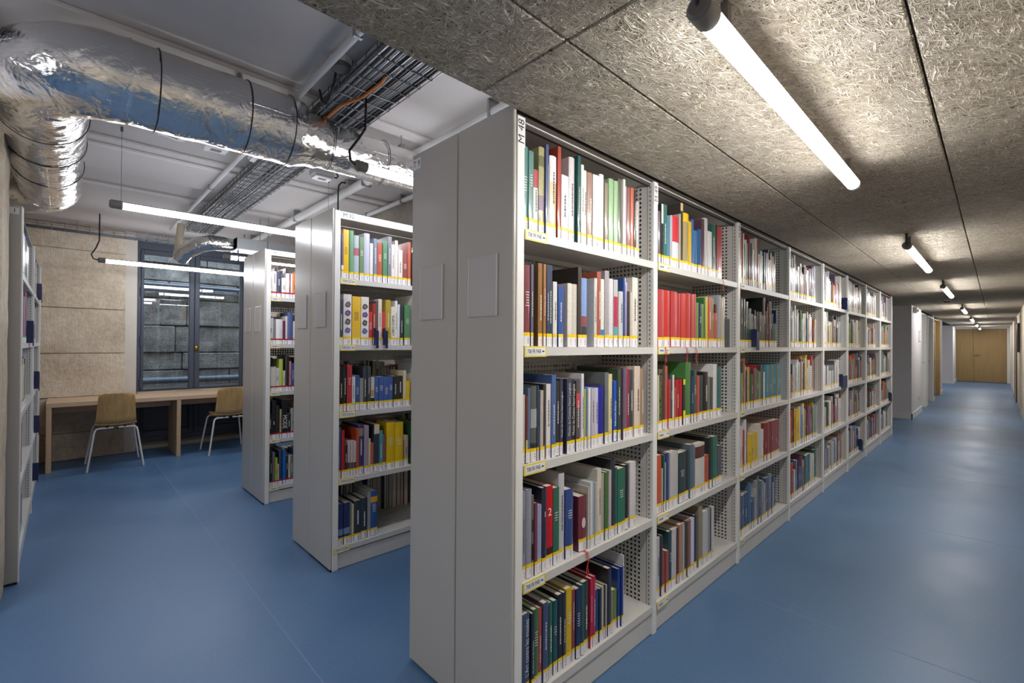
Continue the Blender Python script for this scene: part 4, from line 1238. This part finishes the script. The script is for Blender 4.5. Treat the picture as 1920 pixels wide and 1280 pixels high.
def make_chair(label, loc):
    # local: +x is the back of the chair (towards the viewer), seat opens to -x
    c = thing('chair', label, 'chair', loc, 'plywood chairs at the desk')
    # backrest: curved, rounded panel
    def panel(fn, nu, nv, th, name):
        mb = MB(); V = []; 
        for s in (0, 1):
            for j in range(nv+1):
                for i in range(nu+1): V.append(fn(i/nu, j/nv, s*th))
        k = (nu+1)*(nv+1); fs = []
        for j in range(nv):
            for i in range(nu):
                a = j*(nu+1)+i
                fs.append((a, a+1, a+nu+2, a+nu+1)); fs.append((k+a, k+a+nu+1, k+a+nu+2, k+a+1))
        bd = [i for i in range(nu+1)]+[(j+1)*(nu+1)+nu for j in range(nv)]+[nv*(nu+1)+i for i in range(nu-1, -1, -1)]+[j*(nu+1) for j in range(nv-1, 0, -1)]
        for q in range(len(bd)):
            a, b_ = bd[q], bd[(q+1) % len(bd)]; fs.append((a, k+a, k+b_, b_))
        mb.add(V, fs); return mb.build(name, PLY, c, smooth=True)
    def half(v): # half width at height fraction, rounded top corners
        wv = .166-.022*v
        r = .13
        if v > 1-r: t = (v-(1-r))/r; wv -= .042*(1-math.sqrt(max(0, 1-t*t)))
        return wv
    def back(u, v, t):
        y = (u*2-1)*half(v); z = .452+.335*v
        x = .05+.055*v-.035*(1-(u*2-1)**2)*0-.03*(u*2-1)**2+t
        if v < .18: x -= .05*((.18-v)/.18)**2
        return (x, y, z)
    panel(back, 12, 14, .011, 'backrest')
    def seat(u, v, t):
        x = .028-.40*v; hw = .17-.012*v
        if v > .9: hw -= .03*(1-math.sqrt(max(0, 1-((v-.9)/.1)**2)))
        y = (u*2-1)*hw; z = .438+.016*(u*2-1)**2-.012*math.sin(math.pi*min(1, v*1.1))+(.014*(1-v/.12)**2 if v < .12 else 0)+t
        return (x, y, z)
    panel(seat, 10, 14, .011, 'seat')
    for s in (-1, 1):
        # rear leg with bent top, front leg
        mb = MB().tube([(.02, s*.02, .425), (.022, s*.13, .425), (.024, s*.155, .42), (.028, s*.168, .405), (.034, s*.174, .38), (.06, s*.226, .0)], .0095, 10); mb.build('leg', LEGW, c, smooth=True)
        mb = MB().tube([(-.31, s*.02, .425), (-.315, s*.13, .425), (-.32, s*.155, .42), (-.328, s*.168, .405), (-.34, s*.174, .38), (-.415, s*.226, .0)], .0095, 10); mb.build('leg', LEGW, c, smooth=True)
    for s in (-1, 1):
        MB().tube([(.02, s*.11, .425), (-.315, s*.11, .425)], .007, 8).build('under_rail', LEGW, c, smooth=True)
        MB().box(.008, .034, s*.07-.008, s*.07+.008, .43, .448).build('bracket', BLACK, c)
        MB().box(-.33, -.30, s*.07-.008, s*.07+.008, .43, .437).build('bracket', BLACK, c)
    return c
make_chair('oak plywood chair with white legs before the stone wall', (-6.42, .408, 0))
make_chair('oak plywood chair with white legs before the window, partly hidden', (-6.42, 1.46, 0))

# ================================================================== SERVICES UNDER THE CEILING
# foil-wrapped duct
def arc(c, r, a0, a1, n, z):
    return [(c[0]+r*math.cos(a0+(a1-a0)*i/n), c[1]+r*math.sin(a0+(a1-a0)*i/n), z) for i in range(n+1)]
dz0 = 2.41; RD = .168
du = thing('foil_duct', 'large crinkled silver foil duct bending along the ceiling', 'duct', (-2.54, .5, dz0))
dj = random.Random(11)
def duct_piece(pts, rs, name='duct_section', m=FOIL, n=40, amp=.012):
    ph = [dj.uniform(0, 6.28) for _ in range(6)]
    def jit(i, k):
        a = 2*math.pi*k/n
        return 1+amp*(math.sin(3*a+ph[0]+i*.35)*.6+math.sin(7*a+ph[1]-i*.8)*.4+math.sin(i*1.7+ph[2])*.35+dj.uniform(-.35, .35))
    o = MB().tube([Vector(p)-Vector((-2.54, .5, dz0)) for p in pts], rs, n, jit=jit).build(name, m, du, smooth=True)
    return o
def line(a, b_, n): return [tuple(Vector(a).lerp(Vector(b_), i/n)) for i in range(n+1)]
EY, EX = .17, -2.78      # elbow corner region
duct_piece(line((-2.56, 2.19, 2.395), (-2.55, 1.02, 2.395), 22), .122)
pts = line((-2.55, 1.03, 2.395), (-2.54, .80, dz0), 8); duct_piece(pts, [.123+(.168-.123)*(3*(i/8)**2-2*(i/8)**3)+(.008 if i in (2, 6) else 0) for i in range(9)])
duct_piece(line((-2.54, .81, dz0), (-2.54, EY, dz0), 14), RD)
CEN = (-2.80, EY+.01)
duct_piece([(-2.54, EY+.02, dz0)]+arc(CEN, .26, 0, -math.pi/2, 14, dz0)+[(-2.83, EY-.25, dz0)], RD+.004, amp=.02)
duct_piece(line((-2.80, EY-.25, dz0), (-4.55, EY-.25, dz0-.01), 30), RD-.008, amp=.015)
duct_piece(arc((-4.54, EY-.25-.24), .24, math.pi/2, math.pi*.97, 10, dz0-.02), RD-.01, amp=.02)
STRAP = mat('black_strap_wire', '26262a', .5)
for (x, y, r, ax) in ((-2.54, .62, RD, 'y'), (-2.54, .28, RD, 'y'), (-2.545, .815, RD+.002, 'y'), (-2.55, 1.03, .127, 'y'), (-2.55, 1.35, .124, 'y'), (-3.1, EY-.25, RD-.006, 'x'), (-3.5, EY-.25, RD-.006, 'x'), (-3.95, EY-.25, RD-.006, 'x')):
    cz = dz0 if x > -2.8 and y < .9 else (2.395 if ax == 'y' else dz0)
    P_ = []
    for k in range(33):
        a = 2*math.pi*k/32; rr_ = r+.004
        P_.append((x+2.54+(rr_*math.cos(a) if ax == 'y' else 0), y-.5+(rr_*math.cos(a) if ax == 'x' else 0), cz-dz0+rr_*math.sin(a)))
    MB().tube(P_, .0022, 6, cap=False).build('strap_wire', STRAP, du, smooth=True)
TAPE = mat('foil_tape', 'c8c6c2', .22, metal=1, bump=.4, bscale=30, bdist=.01)
for (x, y) in ((-2.54, .60), (-2.56, 1.5)):
    MB().tube([(x+2.54, y-.5, RD-.02), (x+2.54, y-.5, ZC-dz0-.001)], .004, 6).box(x+2.54-.018, x+2.54+.018, y-.5-.012, y-.5+.012, .165 if y < 1 else .11, .195 if y < 1 else .14).build('hanger', GALV, du)

# wire cable tray with cable bundle, running across the room
def cable_tray(label, p0, length, rz, wd, ncab, seed, bend=None):
    # local: x along the tray, y across, z up; origin at start of tray centre bottom
    t = thing('cable_tray', label, 'cable tray', p0, 'wire mesh cable trays', rz)
    R_ = random.Random(seed); n = int(length/.1)
    mb = MB()
    for k in range(6):
        y = -wd/2+wd*k/5; mb.tube([(0, y, 0), (length, y, 0)], .0026, 6)
    for y in (-wd/2, wd/2):
        for z in (.03, .058): mb.tube([(0, y, z), (length, y, z)], .0026, 6)
    mb.build('long_wires', WIRE, t, smooth=True)
    hoop = MB().tube([(0, -wd/2-.002, .062), (0, -wd/2-.002, -.003), (0, wd/2+.002, -.003), (0, wd/2+.002, .062)], .003, 6)
    first = None
    for k in range(n+1):
        if first is None: first = hoop.build('hoop', WIRE, t, smooth=True); o = first
        else:
            o = first.copy(); COL.objects.link(o); o.parent = t
        o.location = (min(length, k*.1), 0, 0)
    cm = [mat('cable_black', '2a2a2d', .5), mat('cable_grey', '7c7d80', .5), mat('cable_light', 'b0b0b2', .5), mat('cable_orange', 'c8742c', .5)]
    for k in range(ncab):
        y = -wd/2+.012+(wd-.024)*(k % 22)/21+R_.uniform(-.004, .004); z = .008+.0115*(k//22)
        pts = []; ph = R_.uniform(0, 6)
        for i in range(9):
            pts.append((length*i/8, min(wd/2-.008, max(-wd/2+.008, y+.008*math.sin(i*1.3+ph))), z+.003*math.sin(i*2.1+ph)))
        m_ = cm[3] if R_.random() < .05 else R_.choice((cm[0], cm[0], cm[1], cm[1], cm[1], cm[2]))
        MB().tube(pts, R_.choice((.0052, .006, .0066)), 6).build('cable', m_, t, smooth=True)
    for x in (length*.2, length*.5, length*.8):
        o = MB().tube([(x, -wd/2, 0), (x, -wd/2, ZC-p0[2]-.001)], .004, 6).tube([(x, wd/2, 0), (x, wd/2, ZC-p0[2]-.001)], .004, 6)
        o.build('threaded_rod', GALV, t)
    return t
cable_tray('broad wire cable tray crammed with cables crossing above the foil duct', (-1.2, 1.075, 2.528), 4.9, math.pi, .27, 66, 4)
# orange cable sweeping out of the tray
tag(MB().tube([(-1.93, 1.05, 2.535), (-1.96, 1.045, 2.517), (-2.04, 1.043, 2.516), (-2.14, 1.04, 2.515), (-2.23, 1.015, 2.515), (-2.29, 1.0, 2.516), (-2.46, 1.0, 2.518), (-2.5, 1.0, 2.53)], .007, 8).build('orange_cable', mat('cable_orange', 'c8742c', .5), smooth=True), 'orange cable looping along the underside of the main cable tray', 'cable')
cable_tray('narrow wire cable tray along the top of the window wall', (-6.95, -.40, 2.52), 2.5, math.pi/2, .16, 18, 9)
# white conduits along X
for i, (y, z, r, x0, x1, lab) in enumerate(((.855, 2.580, .016, -6.4, -1.15, 'white painted pipe left of the cable tray on the ceiling'), (.965, 2.600, .0075, -6.4, -1.15, 'thin white pipe close beside the main cable tray'), (1.66, 2.555, .034, -7.0, -1.15, 'thick white pipe along ceiling above the end panels'), (2.14, 2.575, .02, -4.6, -2.0, 'white pipe where concrete wall meets ceiling'))):
    e = thing('ceiling_pipe', lab, 'pipe', (x0, y, z), 'white ceiling pipes')
    MB().tube([(0, 0, 0), (x1-x0, 0, 0)], r, 12).build('pipe', WHITE, e, smooth=True)
    for k in range(4):
        x = (x1-x0)*(k+.5)/4; MB().box(x-.008, x+.008, -r-.003, r+.003, -r-.003, ZC-z-.001).build('clip', GALV, e)
# smoke detector on the ceiling
e = thing('smoke_detector', 'grey round smoke detector by the cable tray on the ceiling', 'detector', (-2.10, .912, ZC))
MB().tube([(0, 0, -.001), (0, 0, -.03)], .05, 24).build('base', WHITE, e, smooth=True); MB().tube([(0, 0, -.03), (0, 0, -.05), (0, 0, -.062)], [.045, .04, .02], 24).build('sensor_cap', GREYM, e, smooth=True)
tag(MB().tube([(-2.16, .915, 2.60), (-2.19, .92, 2.56), (-2.24, .92, 2.51), (-2.30, .93, 2.50), (-2.36, .93, 2.54), (-2.38, .925, 2.60)], .006, 8).build('loose_cable', CABLE, smooth=True), 'black cable looping below the smoke detector', 'cable')
# ceiling mounted luminaire/driver boxes beyond the duct
for (x, y, rz, lab) in ((-3.45, .47, .35, 'tilted white driver box left of others behind the foil duct'), (-3.50, .70, 0, 'white driver box with black cable tail behind foil duct'), (-3.50, .97, 0, 'white driver box at left side of cable tray behind duct'), (-3.54, 1.40, 0, 'white driver box at right side of cable tray behind duct')):
    e = thing('driver_box', lab, 'junction box', (x, y, ZC-.001), 'driver boxes on the ceiling', rz)
    MB().cbox(-.06, .06, -.075, .075, -.055, 0, .008).build('housing', WHITE, e)
    MB().cbox(-.05, .05, -.065, .065, -.07, -.055, .004).build('cover', mat('translucent_cover', 'e6e6ea', .25), e)
    MB().box(-.02, .02, -.03, .03, -.0708, -.0702).build('rating_plate', GREYM, e)
    MB().tube([(0, .075, -.03), (0, .11, -.035), (0, .125, -.015), (0, .11, -.001)], .006, 8).build('cable_tail', CABLE, e, smooth=True)
e = thing('junction_box', 'small grey junction box with black cord above bookcase M 32', 'junction box', (-3.62, 1.66, ZC-.001))
MB().cbox(-.035, .035, -.04, .04, -.045, 0, .004).build('housing', mat('box_grey', 'aaa7a4', .5), e)
MB().tube([(0, -.04, -.025), (0, -.075, -.03), (0, -.095, -.06), (0, -.10, -.12), (0, -.10, -.46)], .006, 8).build('cord', CABLE, e, smooth=True)
# rectangular duct and flexible foil tail near the window
e = thing('metal_duct', 'rectangular galvanised duct above bookcase nearest the desk', 'duct', (-5.3, 1.7, 2.30))
MB().cbox(-.13, .13, -.48, .49, -.055, .055, .003).build('casing', GALV, e); MB().cbox(-.136, .136, -.48, -.46, -.06, .06, .002).build('flange', GALV, e)
for (y) in (-.2, .25): MB().tube([(-.14, y, -.06), (-.14, y, ZC-2.301)], .004, 6).tube([(.14, y, -.06), (.14, y, ZC-2.301)], .004, 6).box(-.15, .15, y-.015, y+.015, -.066, -.06).build('hanger', GALV, e)
MB().tube([(-.03, -.47, 0), (-.03, -.56, .0), (-.04, -.66, .0), (-.10, -.76, -.03), (-.2, -.84, -.09), (-.28, -.88, -.16)], [.06, .07, .075, .075, .072, .066], 24, jit=lambda i, k: 1+.03*math.sin(5*k+i)).build('flexible_hose', FOIL, e, smooth=True)
MB().tube([(-.30, -.88, -.15), (-.32, -.9, -.15), (-.36, -.86, .20)], [.0325, .032, .032], 14).build('stub_pipe', mat('cream_pipe', 'c8bda6', .6), e, smooth=True)
# dark cable bunch, upper left corner
e = thing('cable_bunch', 'dark cable bundle in the upper left ceiling corner', 'cable', (-3.2, -.3, 2.5))
for k in range(6):
    MB().tube([(.6, -.06+.02*k, .10), (.2, -.05+.02*k, .09-.01*k), (-.05, .0-.02*k, .05), (-.07, -.02-.01*k, -.2), (-.075, -.03-.01*k, -.42)], .009, 8).build('cable', CABLE, e, smooth=True)

# ================================================================== LIGHTS
def tube_lamp(label, x, y0, y1, z, m, zc, wires=(), cord=None, group='tube lights', r=.0235, up_=30):
    e = thing('tube_light', label, 'lamp', (x, y0, z), group)
    L_ = y1-y0
    A0, A1, n_ = math.radians(-180-up_), math.radians(up_), 26
    V = []; 
    for y in (.034, L_-.028):
        V += [(r*math.cos(A0+(A1-A0)*i/n_), y, r*math.sin(A0+(A1-A0)*i/n_)) for i in range(n_+1)]
    MB().add(V, [(i, i+1, n_+2+i, n_+1+i) for i in range(n_)]).build('lit_tube', m, e, smooth=True)
    V = []
    for y in (.034, L_-.028):
        V += [(r*.995*math.cos(A1+(2*math.pi-(A1-A0))*i/8), y, r*.995*math.sin(A1+(2*math.pi-(A1-A0))*i/8)) for i in range(9)]
    MB().add(V, [(i, i+1, 10+i, 9+i) for i in range(8)]+[tuple(range(9)), tuple(range(9, 18))]).build('gear_tray', mat('white_gear_tray', 'c8c8c8', .4), e, smooth=True)
    MB().tube([(0, -.025, 0), (0, -.018, 0), (0, .03, 0), (0, .036, 0)], [r*.8, r*1.12, r*1.12, r*1.0], 20).build('end_cap', GREYM, e, smooth=True)
    MB().tube([(0, L_-.03, 0), (0, L_-.004, 0), (0, L_, 0)], [r*1.02, r*1.02, r*.7], 20).build('end_cap', mat('clear_end_cap', 'd8d8dc', .2), e, smooth=True)
    for w_ in wires:
        MB().tube([(0, w_, r*.9), (0, w_, zc-z-.001)], .0013, 6).build('suspension_wire', WIRE, e)
        MB().tube([(0, w_, zc-z-.03), (0, w_, zc-z-.001)], .007, 8).build('ceiling_fixing', GREYM, e)
        MB().tube([(0, w_-.008, 0), (0, w_+.008, 0)], r*1.10, 20, cap=False).build('clip', GALV, e, smooth=True)
    if cord: MB().tube(cord, .006, 8).build('cord', CABLE, e, smooth=True)
    return e
tube_lamp('suspended tube light over the aisle left of bookcase M 32', -3.7, .216, 1.72, 2.150, TUBE_R, ZC, wires=(.03, 1.3))
tube_lamp('suspended tube light in front of the window and desk', -6.32, .27, 1.75, 2.150, TUBE_R, ZC, wires=(1.3,), cord=[(0, -.025, 0), (0, -.06, .01), (0, -.075, .05), (0, -.04, .12), (0, -.015, .2), (0, -.015, .47)])
tube_lamp('short visible tube light between foil duct and nearest end panel', -2.17, 1.044, 2.15, 2.188, TUBE_R, 2.58, wires=(), cord=[(0, -.025, 0), (0, -.05, .015), (0, -.055, .06), (0, -.01, .13), (0, .025, .19), (0, .03, .385)])
tube_lamp('tube light under rectangular duct by the bookcase nearest desk', -5.17, 1.13, 2.15, 2.150, TUBE_R, 2.23, wires=(.1, .85))
tube_lamp('added unseen tube light behind the viewer, brightening the end panels', -2.17, -2.0, -.5, 2.150, TUBE_R, ZC, wires=(.1, 1.4))  # added lamp out of view, lights the end panels
CY0 = [-2.2, .94, 4.11, 7.17, 11.4, 15.5, 19.52, 22.9]  # first lamp added out of view, last one added to brighten the far door
tube_lamp('added hidden tube light in the side recess near the corridor end', -2.2, 19.0, 20.48, 2.0, TUBE_C, ZW, cord=[(0, -.02, .0), (0, -.03, .02), (0, -.03, .079)], group='corridor tube lights')  # added lamp hidden by the wall, brightens the corridor end
LN = ['added unseen corridor tube light behind the viewer', 'nearest and largest tube light on the wood-wool ceiling', 'second tube light along the corridor ceiling', 'third tube light along the corridor ceiling', 'fourth tube light along the corridor ceiling', 'fifth tube light along the corridor ceiling', 'sixth tube light along the corridor ceiling', 'added farthest tube light, brightening the oak double door']
for k, y in enumerate(CY0):
    tube_lamp(LN[k], -.418, y, y+1.48, 2.000, TUBE_C, ZW, cord=[(0, -.02, .0), (0, -.03, .02), (0, -.03, .079)], group='corridor tube lights', up_=13)
    for w_ in (.2, 1.28):
        pass
for k, y in enumerate(CY0):
    e = [o for o in COL.objects if o.get('label') == LN[k]][0]
    for w_ in (.12, 1.36):
        MB().box(-.008, .008, w_-.01, w_+.01, .0235, ZW-2.000-.002).build('bracket', GREYM, e)
e = thing('smoke_detector', 'white round smoke detector on the corridor ceiling', 'detector', (-.55, 10.2, ZW))
MB().tube([(0, 0, -.002), (0, 0, -.03)], .055, 20).build('base', WHITE, e, smooth=True); MB().tube([(0, 0, -.03), (0, 0, -.05)], [.045, .03], 20).build('sensor_cap', GREYM, e, smooth=True)
